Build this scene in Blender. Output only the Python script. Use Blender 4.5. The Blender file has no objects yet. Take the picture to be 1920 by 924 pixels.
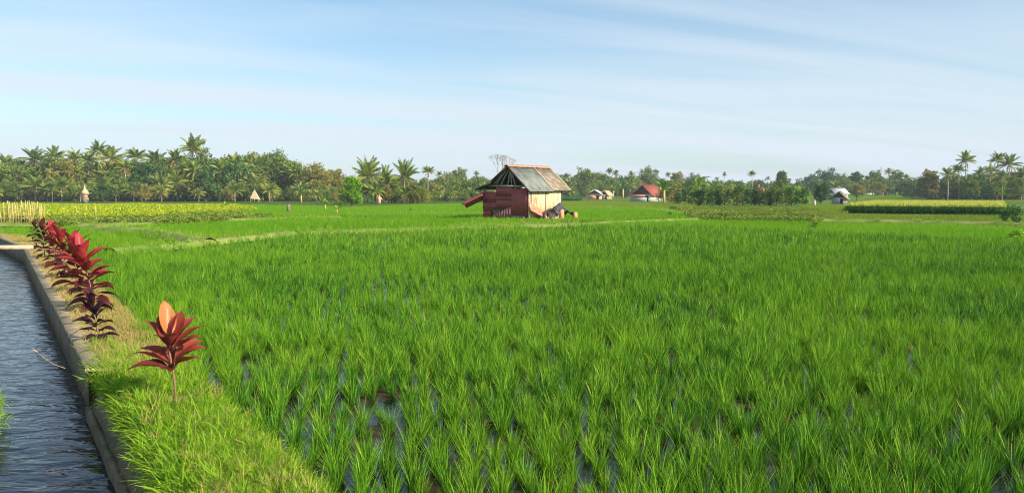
import bpy, math, random
import numpy as np
from mathutils import Vector, Matrix, Euler
R = math.radians
random.seed(7); rng = np.random.default_rng(7)
scn = bpy.context.scene
C = scn.collection

# ------------------------------------------------------------------ camera
F = 1478.0; PITCH = math.atan(112/F); EYE = 2.0
cam = bpy.data.cameras.new('camera'); cam.sensor_width = 36; cam.lens = F/1920*36
cam.clip_start = .05; cam.clip_end = 6000
co = bpy.data.objects.new('camera', cam); C.objects.link(co)
co.location = (0, 0, EYE); co.rotation_euler = (R(90)-PITCH, 0, 0); scn.camera = co

# ------------------------------------------------------------------ world, sun, exposure
SUN_EL, SUN_AZ = 29.0, 120.0          # azimuth clockwise from +Y
w = bpy.data.worlds.new('World'); scn.world = w; w.use_nodes = True
nt = w.node_tree; nt.nodes.clear()
N = nt.nodes.new; L = nt.links.new
sky = N('ShaderNodeTexSky'); sky.sky_type = 'NISHITA'; sky.sun_disc = False
sky.sun_elevation = R(SUN_EL); sky.sun_rotation = R(SUN_AZ)
sky.air_density = 1.0; sky.dust_density = 0.6; sky.ozone_density = 2.0
tc = N('ShaderNodeTexCoord'); sep = N('ShaderNodeSeparateXYZ'); L(tc.outputs['Generated'], sep.inputs[0])
def wm(op, a, b=None, cl=False):
    n = N('ShaderNodeMath'); n.operation = op; n.use_clamp = cl
    for i, v in enumerate((a, b)):
        if v is None: continue
        if isinstance(v, (int, float)): n.inputs[i].default_value = v
        else: L(v, n.inputs[i])
    return n.outputs[0]
zz = wm('ADD', wm('MAXIMUM', sep.outputs[2], 0.0), 0.09)
u = wm('DIVIDE', sep.outputs[0], zz); v = wm('DIVIDE', sep.outputs[1], zz)
u2 = wm('ADD', wm('MULTIPLY', u, .30), wm('MULTIPLY', v, -.10))       # wisps run along a tilted line
v2 = wm('ADD', wm('MULTIPLY', v, 1.0), wm('MULTIPLY', u, -.34))
cv = N('ShaderNodeCombineXYZ'); L(u2, cv.inputs[0]); L(v2, cv.inputs[1])
n1 = N('ShaderNodeTexNoise'); n1.inputs['Scale'].default_value = .75; n1.inputs['Detail'].default_value = 7
n1.inputs['Roughness'].default_value = .55; n1.inputs['Distortion'].default_value = .6; L(cv.outputs[0], n1.inputs['Vector'])
n2 = N('ShaderNodeTexNoise'); n2.inputs['Scale'].default_value = .28; n2.inputs['Detail'].default_value = 4; L(cv.outputs[0], n2.inputs['Vector'])
cr = N('ShaderNodeMapRange'); cr.interpolation_type = 'SMOOTHSTEP'
cr.inputs['From Min'].default_value = .36; cr.inputs['From Max'].default_value = .64
L(wm('ADD', wm('MULTIPLY', n1.outputs[0], .6), wm('MULTIPLY', n2.outputs[0], .4)), cr.inputs[0])
# thin veil: thicker low in the sky, open towards the top
el = N('ShaderNodeMapRange'); el.inputs['From Min'].default_value = .0; el.inputs['From Max'].default_value = .24
el.inputs['To Min'].default_value = .90; el.inputs['To Max'].default_value = .30; L(sep.outputs[2], el.inputs[0])
fac = wm('ADD', el.outputs[0], wm('MULTIPLY', wm('SUBTRACT', cr.outputs[0], .45), .65), True)
mixc = N('ShaderNodeMix'); mixc.data_type = 'RGBA'; L(fac, mixc.inputs['Factor'])
sat = N('ShaderNodeMix'); sat.data_type = 'RGBA'; sat.blend_type = 'MULTIPLY'; sat.inputs['Factor'].default_value = 1
L(sky.outputs[0], sat.inputs['A']); sat.inputs['B'].default_value = (.85, 1.12, 1.20, 1)
L(sat.outputs['Result'], mixc.inputs['A']); mixc.inputs['B'].default_value = (5.6, 6.3, 7.0, 1)
bg = N('ShaderNodeBackground'); bg.inputs['Strength'].default_value = .09; L(mixc.outputs['Result'], bg.inputs['Color'])
wo = N('ShaderNodeOutputWorld'); L(bg.outputs[0], wo.inputs[0])
sd = bpy.data.lights.new('sun', 'SUN'); sd.energy = 5.0; sd.angle = R(.5); sd.color = (1, .89, .72)
so = bpy.data.objects.new('sun', sd); C.objects.link(so)
_s = Vector((math.sin(R(SUN_AZ))*math.cos(R(SUN_EL)), math.cos(R(SUN_AZ))*math.cos(R(SUN_EL)), math.sin(R(SUN_EL))))
so.rotation_euler = _s.to_track_quat('Z', 'Y').to_euler()
scn.view_settings.view_transform = 'Standard'; scn.view_settings.look = 'None'
scn.view_settings.exposure = 0.62; scn.view_settings.gamma = 1
scn.render.engine = 'CYCLES'; scn.cycles.filter_width = 1.1; scn.cycles.volume_bounces = 0

# ------------------------------------------------------------------ helpers
def zg(y):                       # the land is level to 50 m, then falls a little towards the groves
    return -1.7*np.clip((np.asarray(y, float)-50)/160, 0, 1)
def ray(px, py):
    a = (px-960)/F; b = (462-py)/F
    return np.array([a, math.cos(PITCH)+b*math.sin(PITCH), -math.sin(PITCH)+b*math.cos(PITCH)])
def at(px, py, z=0.0, rel=True): # ground point seen at a pixel of the 1920 wide photograph
    d = ray(px, py); y = 30.
    for _ in range(60):
        zt = z + (float(zg(y)) if rel else 0)
        y = .5*y + .5*min(900, (zt-EYE)/d[2]*d[1]) if d[2] < -1e-4 else 900
    t = y/d[1]
    return np.array([d[0]*t, y, z+(float(zg(y)) if rel else 0)])
def col_at(px, d): r = ray(px, 350); return r[0]/r[1]*d
def top_z(px, py, d): r = ray(px, py); return EYE + r[2]/r[1]*d

def tag(o, label=None, cat=None, group=None, kind=None):
    if label: o['label'] = label
    if cat: o['category'] = cat
    if group: o['group'] = group
    if kind: o['kind'] = kind
    return o
def empty(name, loc=(0, 0, 0), rz=0, **k):
    o = bpy.data.objects.new(name, None); C.objects.link(o); o.empty_display_size = .2
    o.location = loc; o.rotation_euler = (0, 0, rz); tag(o, **k); return o
def link(name, me, parent=None):
    o = bpy.data.objects.new(name, me); C.objects.link(o)
    if parent: o.parent = parent
    return o
def npmesh(name, V, Fc, mat, tint=None, smooth=False, midx=None):
    V = np.asarray(V, np.float32); Fc = np.asarray(Fc, np.int32); k = Fc.shape[1]
    me = bpy.data.meshes.new(name); me.vertices.add(len(V)); me.vertices.foreach_set('co', V.ravel())
    me.loops.add(Fc.size); me.loops.foreach_set('vertex_index', Fc.ravel())
    me.polygons.add(len(Fc)); me.polygons.foreach_set('loop_start', np.arange(len(Fc), dtype=np.int32)*k)
    if smooth: me.polygons.foreach_set('use_smooth', np.ones(len(Fc), bool))
    for m in (mat if isinstance(mat, (list, tuple)) else [mat]): me.materials.append(m)
    if midx is not None: me.polygons.foreach_set('material_index', np.asarray(midx, np.int32))
    if tint is not None:
        a = me.attributes.new('tint', 'FLOAT', 'POINT'); a.data.foreach_set('value', np.asarray(tint, np.float32))
    me.update(calc_edges=True); return me
class MB:
    def __init__(s): s.V = []; s.F = []; s.T = []; s.n = 0
    def add(s, V, Fc, t=.5):
        V = np.asarray(V, float).reshape(-1, 3); s.V.append(V); s.F.append(np.asarray(Fc, int)+s.n); s.n += len(V)
        s.T.append(np.broadcast_to(np.asarray(t, float), (len(V),))); return s
    def box(s, c, size, rot=None, t=.5):
        q = np.array([[x, y, z] for x in (-.5, .5) for y in (-.5, .5) for z in (-.5, .5)])*np.array(size)
        if rot is not None: q = q @ np.array(Euler(rot).to_matrix()).T
        return s.add(q+np.array(c), [[0, 1, 3, 2], [4, 6, 7, 5], [0, 4, 5, 1], [2, 3, 7, 6], [0, 2, 6, 4], [1, 5, 7, 3]], t)
    def bar(s, a, b, w, h=None, t=.5):
        a = Vector(a); b = Vector(b); d = b-a; h = h or w
        q = d.to_track_quat('Z', 'Y').to_matrix()
        P = np.array([[x, y, z] for x in (-.5, .5) for y in (-.5, .5) for z in (-.5, .5)])*np.array([w, h, d.length])
        P = P @ np.array(q).T + np.array((a+b)/2)
        return s.add(P, [[0, 1, 3, 2], [4, 6, 7, 5], [0, 4, 5, 1], [2, 3, 7, 6], [0, 2, 6, 4], [1, 5, 7, 3]], t)
    def tube(s, P, r, n=8, t=.5):
        V, Fc = tube(P, r, n); return s.add(V, Fc, t)
    def sheet(s, fn, nu, nv, thick=.004, t=.5):      # fn(u, v) -> point, closed thin shell
        U, W = np.meshgrid(np.linspace(0, 1, nu), np.linspace(0, 1, nv), indexing='ij')
        P = np.array([fn(a, b) for a, b in zip(U.ravel(), W.ravel())]).reshape(nu, nv, 3)
        du = np.gradient(P, axis=0); dv = np.gradient(P, axis=1)
        nn = np.cross(du, dv); nn /= np.linalg.norm(nn, axis=2, keepdims=True)+1e-9
        A = (P+nn*thick/2).reshape(-1, 3); B = (P-nn*thick/2).reshape(-1, 3)
        idx = np.arange(nu*nv).reshape(nu, nv); f = []
        q = np.stack([idx[:-1, :-1], idx[1:, :-1], idx[1:, 1:], idx[:-1, 1:]], -1).reshape(-1, 4)
        m = nu*nv; f.append(q); f.append(q[:, ::-1]+m)
        for e in (idx[0], idx[-1][::-1], idx[:, -1], idx[:, 0][::-1]):
            f.append(np.stack([e[:-1], e[1:], e[1:]+m, e[:-1]+m], -1))
        return s.add(np.vstack([A, B]), np.vstack(f), t)
    def build(s, name, mat, parent=None, smooth=False):
        me = npmesh(name, np.vstack(s.V), np.vstack(s.F), mat, np.concatenate(s.T), smooth)
        return link(name, me, parent)
def tube(P, r, n=8):
    P = np.asarray(P, float); k = len(P); r = np.broadcast_to(np.asarray(r, float), (k,))
    T = np.gradient(P, axis=0); T /= np.linalg.norm(T, axis=1, keepdims=True)+1e-9
    up = np.array([1., 0, 0]) if abs(T[:, 0]).mean() < .8 else np.array([0, 1., 0])
    A = np.cross(T, up); A /= np.linalg.norm(A, axis=1, keepdims=True)+1e-9; B = np.cross(T, A)
    th = np.linspace(0, 2*np.pi, n, endpoint=False)
    V = (P[:, None]+r[:, None, None]*(np.cos(th)[None, :, None]*A[:, None]+np.sin(th)[None, :, None]*B[:, None])).reshape(-1, 3)
    Fc = []
    for i in range(k-1):
        for j in range(n):
            a = i*n+j; b = i*n+(j+1) % n; Fc.append([a, b, b+n, a+n])
    c = len(V); V = np.vstack([V, P[0], P[-1]])
    for j in range(0, n, 2):
        Fc.append([c, (j+2) % n, j+1, j]); b = (k-1)*n; Fc.append([c+1, b+j, b+j+1, b+(j+2) % n])
    return V, np.array(Fc)

# ------------------------------------------------------------------ materials
def newmat(name):
    m = bpy.data.materials.new(name); m.use_nodes = True; m.node_tree.nodes.clear(); return m, m.node_tree
def ramp(nt, stops, src):
    r = nt.nodes.new('ShaderNodeValToRGB'); e = r.color_ramp.elements
    while len(e) < len(stops): e.new(.5)
    for q, (p, c) in zip(e, stops): q.position = p; q.color = (*c, 1)
    nt.links.new(src, r.inputs[0]); return r.outputs[0]
def noise(nt, scale, detail=4, vec=None, rough=.55, coords='Position', sc=None):
    n = nt.nodes.new('ShaderNodeTexNoise'); n.inputs['Scale'].default_value = scale; n.inputs['Detail'].default_value = detail
    n.inputs['Roughness'].default_value = rough
    if vec is None:
        if coords == 'Position': vec = nt.nodes.new('ShaderNodeNewGeometry').outputs['Position']
        else: vec = nt.nodes.new('ShaderNodeTexCoord').outputs['Object']
    if sc:
        mp = nt.nodes.new('ShaderNodeMapping'); mp.inputs['Scale'].default_value = sc; nt.links.new(vec, mp.inputs[0]); vec = mp.outputs[0]
    nt.links.new(vec, n.inputs['Vector']); return n.outputs[0]
def nmath(nt, op, a, b=0., cl=False):
    n = nt.nodes.new('ShaderNodeMath'); n.operation = op; n.use_clamp = cl
    for i, q in enumerate((a, b)):
        if isinstance(q, (int, float)): n.inputs[i].default_value = q
        else: nt.links.new(q, n.inputs[i])
    return n.outputs[0]
def nmix(nt, f, a, b, bt='MIX'):
    n = nt.nodes.new('ShaderNodeMix'); n.data_type = 'RGBA'; n.blend_type = bt
    for s, q in (('Factor', f), ('A', a), ('B', b)):
        if isinstance(q, (int, float)): n.inputs[s].default_value = q
        elif isinstance(q, tuple): n.inputs[s].default_value = (*q, 1)
        else: nt.links.new(q, n.inputs[s])
    return n.outputs['Result']
def leafmat(name, stops, trans=.35, patch=None, pscale=.15, rough=.6, spec=.15, transcol=1.0):
    """leaf: colour from the per-vertex 'tint' plus optional patches over the field; diffuse + translucent"""
    m, nt = newmat(name); n = nt.nodes; l = nt.links
    a = n.new('ShaderNodeAttribute'); a.attribute_name = 'tint'
    oi = n.new('ShaderNodeObjectInfo')
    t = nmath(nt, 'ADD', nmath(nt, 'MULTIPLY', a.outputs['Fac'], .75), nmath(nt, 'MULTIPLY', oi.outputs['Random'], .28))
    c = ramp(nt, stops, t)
    if patch:
        f = noise(nt, pscale, 3)
        mr = n.new('ShaderNodeMapRange'); mr.inputs['From Min'].default_value = .42; mr.inputs['From Max'].default_value = .66; l.new(f, mr.inputs[0])
        mr.inputs['To Max'].default_value = .75
        c = nmix(nt, mr.outputs[0], c, patch)
    p = n.new('ShaderNodeBsdfPrincipled'); l.new(c, p.inputs['Base Color']); p.inputs['Roughness'].default_value = rough
    p.inputs['Specular IOR Level'].default_value = spec
    tr = n.new('ShaderNodeBsdfTranslucent'); l.new(c, tr.inputs[0])
    if transcol != 1.0:
        cc = nmix(nt, 1.0, c, (transcol, transcol, transcol*.5), 'MULTIPLY'); l.new(cc, tr.inputs[0])
    mx = n.new('ShaderNodeMixShader'); mx.inputs[0].default_value = trans; l.new(p.outputs[0], mx.inputs[1]); l.new(tr.outputs[0], mx.inputs[2])
    o = n.new('ShaderNodeOutputMaterial'); l.new(mx.outputs[0], o.inputs[0]); return m
def solid(name, c1, c2, scale=3, rough=.8, bump=.2, bscale=20, detail=6, coords='Object', sc=None, metal=0, lo=.35, hi=.65, spec=.3, third=None, tscale=1.5):
    m, nt = newmat(name); n = nt.nodes; l = nt.links
    f = noise(nt, scale, detail, coords=coords, sc=sc)
    c = ramp(nt, [(lo, c1), (hi, c2)], f)
    if third:
        g = noise(nt, tscale, 5, coords=coords, sc=sc); g2 = ramp(nt, [(.50, (0, 0, 0)), (.62, (1, 1, 1))], g); c = nmix(nt, g2, c, third)
    p = n.new('ShaderNodeBsdfPrincipled'); l.new(c, p.inputs['Base Color']); p.inputs['Roughness'].default_value = rough
    p.inputs['Metallic'].default_value = metal; p.inputs['Specular IOR Level'].default_value = spec
    if bump:
        b = n.new('ShaderNodeBump'); b.inputs['Strength'].default_value = bump; b.inputs['Distance'].default_value = .03
        l.new(noise(nt, bscale, 5, coords=coords), b.inputs['Height']); l.new(b.outputs[0], p.inputs['Normal'])
    o = n.new('ShaderNodeOutputMaterial'); l.new(p.outputs[0], o.inputs[0]); return m

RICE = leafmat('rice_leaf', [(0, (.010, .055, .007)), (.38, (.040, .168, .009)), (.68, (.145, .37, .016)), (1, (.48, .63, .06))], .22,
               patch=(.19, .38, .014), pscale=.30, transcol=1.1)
RICE_B = leafmat('young_rice_leaf', [(0, (.09, .25, .008)), (.5, (.18, .42, .012)), (1, (.30, .54, .03))], .48, patch=(.25, .46, .02), pscale=.12)
RICE_Y = leafmat('yellowing_rice_leaf', [(0, (.10, .19, .012)), (.5, (.22, .33, .02)), (1, (.36, .42, .04))], .4, patch=(.30, .36, .05), pscale=.2)
WEED = leafmat('verge_grass_leaf', [(0, (.05, .16, .008)), (.45, (.22, .44, .015)), (1, (.50, .62, .06))], .40, patch=(.26, .44, .03), pscale=1.6)
DRY = leafmat('dry_grass_leaf', [(0, (.20, .17, .04)), (.5, (.50, .39, .13)), (1, (.70, .55, .24))], .3, patch=(.34, .33, .07), pscale=1.2)
FLOWER = leafmat('yellow_crop_leaf', [(0, (.10, .24, .015)), (.5, (.30, .42, .02)), (1, (.78, .68, .03))], .3)
BEAN = leafmat('low_crop_leaf', [(0, (.05, .11, .02)), (.5, (.18, .27, .03)), (1, (.40, .44, .08))], .3)
MAIZE = leafmat('maize_leaf', [(0, (.02, .09, .015)), (.6, (.05, .17, .025)), (1, (.14, .26, .04))], .3)
TASSEL = leafmat('maize_tassel', [(0, (.34, .42, .05)), (1, (.72, .68, .12))], .2)
PALM = leafmat('palm_frond_leaf', [(0, (.05, .11, .014)), (.45, (.18, .26, .035)), (.8, (.38, .42, .07)), (1, (.58, .50, .16))], .3, rough=.4, spec=.5)
PALM_D = leafmat('dry_frond_leaf', [(0, (.14, .09, .035)), (1, (.42, .28, .12))], .2)
LEAF_G = leafmat('green_crown_leaf', [(0, (.045, .09, .018)), (.5, (.15, .23, .035)), (1, (.34, .40, .06))], .3)
LEAF_D = leafmat('dark_crown_leaf', [(0, (.022, .07, .02)), (.5, (.07, .16, .035)), (1, (.17, .29, .06))], .25)
LEAF_Y = leafmat('olive_crown_leaf', [(0, (.11, .12, .025)), (.5, (.28, .27, .05)), (1, (.48, .40, .11))], .3)
LEAF_B = leafmat('bright_crown_leaf', [(0, (.08, .22, .012)), (.5, (.22, .44, .02)), (1, (.42, .60, .05))], .35)
BANANA = leafmat('banana_leaf', [(0, (.07, .18, .02)), (.5, (.18, .32, .04)), (1, (.42, .50, .08))], .35)
CORDY = leafmat('red_cordyline_leaf', [(0, (.040, .010, .012)), (.35, (.12, .020, .020)), (.62, (.34, .035, .035)), (.85, (.50, .05, .065)), (1, (.62, .10, .10))], .28, rough=.48, spec=.35)
CORDY_C = leafmat('copper_cordyline_leaf', [(0, (.06, .016, .014)), (.35, (.20, .040, .030)), (.65, (.46, .085, .055)), (1, (.70, .22, .12))], .32, rough=.48, spec=.3)
CORDY_D = leafmat('dark_cordyline_leaf', [(0, (.020, .008, .012)), (.5, (.055, .014, .020)), (.8, (.16, .025, .035)), (1, (.40, .05, .06))], .2, rough=.45, spec=.35)
CORDY_O = leafmat('orange_cordyline_leaf', [(0, (.42, .13, .04)), (1, (.60, .25, .075))], .3, rough=.35, spec=.5)
BARK = solid('palm_bark', (.30, .26, .20), (.46, .41, .33), 6)
BARK_D = solid('tree_bark', (.10, .08, .055), (.22, .18, .13), 4)
STEM = solid('cordyline_stem', (.16, .09, .06), (.32, .19, .12), 60, sc=(1, 1, 4))
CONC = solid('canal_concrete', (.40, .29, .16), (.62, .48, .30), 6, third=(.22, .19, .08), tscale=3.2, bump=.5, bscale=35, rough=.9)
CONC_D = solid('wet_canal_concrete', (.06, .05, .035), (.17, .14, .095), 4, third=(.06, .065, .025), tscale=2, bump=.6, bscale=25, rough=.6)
CONC_M = solid('mossy_ledge_concrete', (.10, .085, .055), (.22, .18, .12), 5, third=(.07, .08, .035), tscale=2.5, bump=.5, bscale=30, rough=.85)
SLAB = solid('bleached_slab', (.40, .32, .20), (.58, .48, .33), 8, bump=.3)
MAROON = solid('maroon_sheet', (.28, .045, .045), (.44, .085, .08), 5, third=(.20, .10, .075), tscale=7, rough=.55, sc=(1, 1, 2))
MAROON_DOOR = solid('weathered_red_plank', (.10, .040, .038), (.23, .09, .085), 4, third=(.26, .17, .15), tscale=7, sc=(6, 1, 1), rough=.8)
ZINC = solid('grey_zinc_sheet', (.17, .19, .165), (.26, .28, .24), 1.8, third=(.13, .135, .11), tscale=2.5, rough=.5, metal=.15)
RUST = solid('brown_roof_sheet', (.14, .105, .07), (.26, .20, .14), 9, third=(.33, .28, .21), tscale=3, rough=.8)
PALEROOF = solid('pale_roof_batten', (.50, .40, .27), (.68, .58, .42), 4)
TERRA = solid('terracotta_ridge', (.48, .20, .11), (.66, .33, .19), 9, third=(.40, .30, .22), tscale=6)
CREAM = solid('cream_sheet', (.60, .46, .22), (.78, .64, .36), 2.0, third=(.34, .24, .12), tscale=3.6, sc=(1.5, 3, .35), rough=.7)
TIMBER = solid('grey_timber', (.24, .21, .17), (.44, .40, .34), 8)
TIMBER_D = solid('dark_timber', (.035, .028, .022), (.085, .065, .05), 8)
REDSHEET = solid('salmon_sheet', (.58, .13, .075), (.74, .25, .15), 5, third=(.60, .36, .27), tscale=6, rough=.6)
ORANGE = solid('orange_clay', (.62, .25, .12), (.78, .38, .22), 6)
TARP = solid('charcoal_tarp', (.025, .025, .03), (.06, .058, .062), 5, third=(.11, .10, .095), tscale=7, rough=.5)
SACK = solid('pale_sack', (.62, .42, .30), (.78, .58, .44), 6)
BLOCK = solid('grey_block', (.13, .14, .12), (.22, .23, .20), 10)
BAMBOO = solid('dry_bamboo', (.42, .31, .12), (.62, .47, .21), 5)
WHITE = solid('white_plaster', (.62, .60, .54), (.80, .78, .72), 3)
GREYW = solid('grey_plaster', (.34, .36, .36), (.50, .52, .52), 3)
REDTILE = solid('red_roof_tile', (.24, .055, .035), (.38, .10, .065), 8)
REDTILE_B = solid('bright_red_roof_tile', (.44, .08, .04), (.60, .15, .08), 8)
DARKROOF = solid('dark_thatch', (.055, .035, .03), (.13, .08, .06), 8)
THATCH = solid('pale_thatch', (.42, .33, .20), (.62, .50, .32), 12)
GAP = solid('dark_doorway', (.02, .018, .015), (.04, .03, .025), 4)
PINK = solid('salmon_cloth', (.62, .28, .17), (.78, .42, .28), 6)

# ------------------------------------------------------------------ terrain
def groundmat():
    m, nt = newmat('field_soil'); n = nt.nodes; l = nt.links
    a = noise(nt, .05, 6); c = ramp(nt, [(.36, (.05, .13, .012)), (.50, (.09, .19, .016)), (.62, (.17, .23, .03))], a)
    b = noise(nt, .8, 5, sc=(.4, 1, 1)); c = nmix(nt, ramp(nt, [(.50, (0, 0, 0)), (.72, (1, 1, 1))], b), c, (.17, .17, .04))
    b = noise(nt, 5, 5); c = nmix(nt, ramp(nt, [(.45, (0, 0, 0)), (.75, (1, 1, 1))], b), c, (.035, .07, .010))
    p = n.new('ShaderNodeBsdfPrincipled'); l.new(c, p.inputs['Base Color']); p.inputs['Roughness'].default_value = .95; p.inputs['Specular IOR Level'].default_value = .1
    o = n.new('ShaderNodeOutputMaterial'); l.new(p.outputs[0], o.inputs[0]); return m
def watermat(name, mud, base, scale, sc, strength, thr=(.50, .60), rough=.04, mscale=1.3):
    m, nt = newmat(name); n = nt.nodes; l = nt.links
    pos = n.new('ShaderNodeNewGeometry').outputs['Position']
    mp = n.new('ShaderNodeMapping'); mp.vector_type = 'POINT'; mp.inputs['Rotation'].default_value = (0, 0, R(-33.5)); mp.inputs['Scale'].default_value = sc
    l.new(pos, mp.inputs[0])
    h = n.new('ShaderNodeTexNoise'); h.inputs['Scale'].default_value = scale; h.inputs['Detail'].default_value = 3; h.inputs['Distortion'].default_value = .35; l.new(mp.outputs[0], h.inputs[0])
    b = n.new('ShaderNodeBump'); b.inputs['Strength'].default_value = strength; b.inputs['Distance'].default_value = .08; l.new(h.outputs[0], b.inputs['Height'])
    p = n.new('ShaderNodeBsdfPrincipled'); p.inputs['Roughness'].default_value = rough; p.inputs['IOR'].default_value = 1.33
    p.inputs['Specular IOR Level'].default_value = .5; l.new(b.outputs[0], p.inputs['Normal'])
    if mud:
        f = noise(nt, mscale, 5); g = ramp(nt, [(thr[0], (0, 0, 0)), (thr[1], (1, 1, 1))], f)
        l.new(nmix(nt, g, base, mud), p.inputs['Base Color'])
        l.new(nmath(nt, 'ADD', nmath(nt, 'MULTIPLY', g, .5), rough), p.inputs['Roughness'])
    else: p.inputs['Base Color'].default_value = (*base, 1)
    o = n.new('ShaderNodeOutputMaterial'); l.new(p.outputs[0], o.inputs[0]); return m
GROUND = groundmat()
PADDY = watermat('paddy_mud_water', (.060, .034, .012), (.012, .012, .008), 9, (1, 1, 1), .10, thr=(.50, .62))
CANAL = watermat('canal_flow', None, (.008, .011, .012), 3.0, (.75, 1.5, 1), .42, rough=.03)
BANKM = solid('bank_soil', (.12, .09, .04), (.30, .24, .11), 3, coords='Position', third=(.14, .17, .04), tscale=2, bump=.8, bscale=18, rough=.95)
BUNDM = solid('bund_soil', (.13, .20, .03), (.30, .30, .09), 1.2, coords='Position', third=(.14, .22, .03), tscale=.6, bump=.5, bscale=8, rough=.95)
DARKSOIL = solid('ditch_soil', (.07, .05, .03), (.15, .11, .06), 2, coords='Position')

def canal_x(y):   # the canal wall's line; it bends a little further left past the slab
    y = np.asarray(y, float); return np.where(y < 24, .91-.66*y, .91-.66*24-.80*(y-24))
ys = np.array([-60, -20, 0, 4, 8, 12, 16, 20, 24, 28, 34, 42, 50, 60, 80, 110, 150, 210, 300, 600, 1300])
V = []; Fq = []
for y in ys:
    z = float(zg(y))-.05; x = float(canal_x(y)); wd = 1.35
    for px_, pz in ((1500, z), (300, z), (60, z), (x+.30, z), (x+.10, -.75+z), (x-wd-.05, -.75+z), (x-wd-.25, z), (x-60, z), (-2200, z)):
        V.append((px_, y, pz))
for i in range(len(ys)-1):
    for j in range(8): a = i*9+j; Fq.append([a+1, a, a+9, a+10])
tag(link('ground', npmesh('ground', V, Fq, GROUND)), kind='structure')
# canal water
V = []; Fq = []
for i, y in enumerate(ys[:14]):
    x = float(canal_x(y)); V += [(x+.06, y, -.32), (x-1.25, y, -.32)]
    if i: Fq.append([2*i-2, 2*i, 2*i+1, 2*i-1][::-1])
tag(link('canal_water', npmesh('canal_water', V, Fq, CANAL)), kind='structure')
# earth bank between the canal wall and the rice, a ridge with an uneven top
V = []; Fq = []; yy = np.arange(1, 48, .15); cs = np.linspace(0, 1, 13); k = len(cs)
lf = lambda a, b: math.sin(a*1.7+b*3.1)*.5+math.sin(a*4.3-b*5.0)*.3+math.sin(a*9.1+b*11)*.2
for y in yy:
    x0 = float(canal_x(y)); wb = .98 + .05*math.sin(y*1.3)
    for c in cs:
        prof = .14 if c < .72 else .14*(1-((c-.72)/.28)**1.5)-.05*((c-.72)/.28)
        o_ = .34 if y < 8 else .22; V.append((x0+o_+((wb+.1 if y < 7.5 else wb)-o_)*c*1.12, y, prof+.02*lf(y, c*3)))
for i in range(len(yy)-1):
    for j in range(k-1): a = i*k+j; Fq.append([a, a+1, a+k+1, a+k])
tag(link('bank', npmesh('bank', V, Fq, BANKM, smooth=True)), kind='structure')
# left bank of the canal
V = []; Fq = []
for y in yy:
    x0 = float(canal_x(y))-.96-.05*math.sin(y*.9)
    for j, c in enumerate(np.linspace(0, 1, 9)):
        V.append((x0-3.0*c, y, (-.5 if j == 0 else .10-.1*(1-min(1, c*4)))+.02*lf(y, c*3)))
for i in range(len(yy)-1):
    for j in range(8): a = i*9+j; Fq.append([a+1, a, a+9, a+10])
tag(link('far_bank', npmesh('far_bank', V, Fq, BANKM, smooth=True)), kind='structure')

# ------------------------------------------------------------------ field layout (polygons on the land)
def poly(*pp, z=.25): return np.array([at(x, y, z)[:2] for x, y in pp])
def inside(P, poly):
    x, y = P[:, 0], P[:, 1]; r = np.zeros(len(P), bool); n = len(poly)
    for i in range(n):
        x1, y1 = poly[i]; x2, y2 = poly[(i+1) % n]
        if y1 == y2: continue
        c = ((y1 > y) != (y2 > y)) & (x < (x2-x1)*(y-y1)/(y2-y1)+x1); r ^= c
    return r
def rows(poly, sp, jit=.3, ang=0.0, ymin=None, ymax=None, margin=1.08):
    y0, y1 = poly[:, 1].min(), poly[:, 1].max()
    if ymin is not None: y0 = max(y0, ymin)
    if ymax is not None: y1 = min(y1, ymax)
    x0, x1 = poly[:, 0].min(), poly[:, 0].max()
    c, s = math.cos(ang), math.sin(ang); D = max(x1-x0, y1-y0)*.75+2; cx, cy = (x0+x1)/2, (y0+y1)/2
    g = np.arange(-D, D, sp); A, B = np.meshgrid(g, g); A = A.ravel(); B = B.ravel()
    P = np.stack([cx+A*c-B*s, cy+A*s+B*c], 1)
    P = P[(P[:, 1] > y0) & (P[:, 1] < y1) & (abs(P[:, 0]) < P[:, 1]*.66*margin+1.5)]
    P = P+rng.uniform(-jit*sp, jit*sp, P.shape)
    return P[inside(P, poly)]
def vnoise(P, s, seed=0):        # smooth value noise 0..1
    r = np.random.default_rng(seed); G = r.random((256, 256)); q = P/s+1000
    i = np.floor(q).astype(int); f = q-i; f = f*f*(3-2*f); g = lambda a, b: G[(i[:, 0]+a) % 256, (i[:, 1]+b) % 256]
    return (g(0, 0)*(1-f[:, 0])+g(1, 0)*f[:, 0])*(1-f[:, 1])+(g(0, 1)*(1-f[:, 0])+g(1, 1)*f[:, 0])*f[:, 1]

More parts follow.
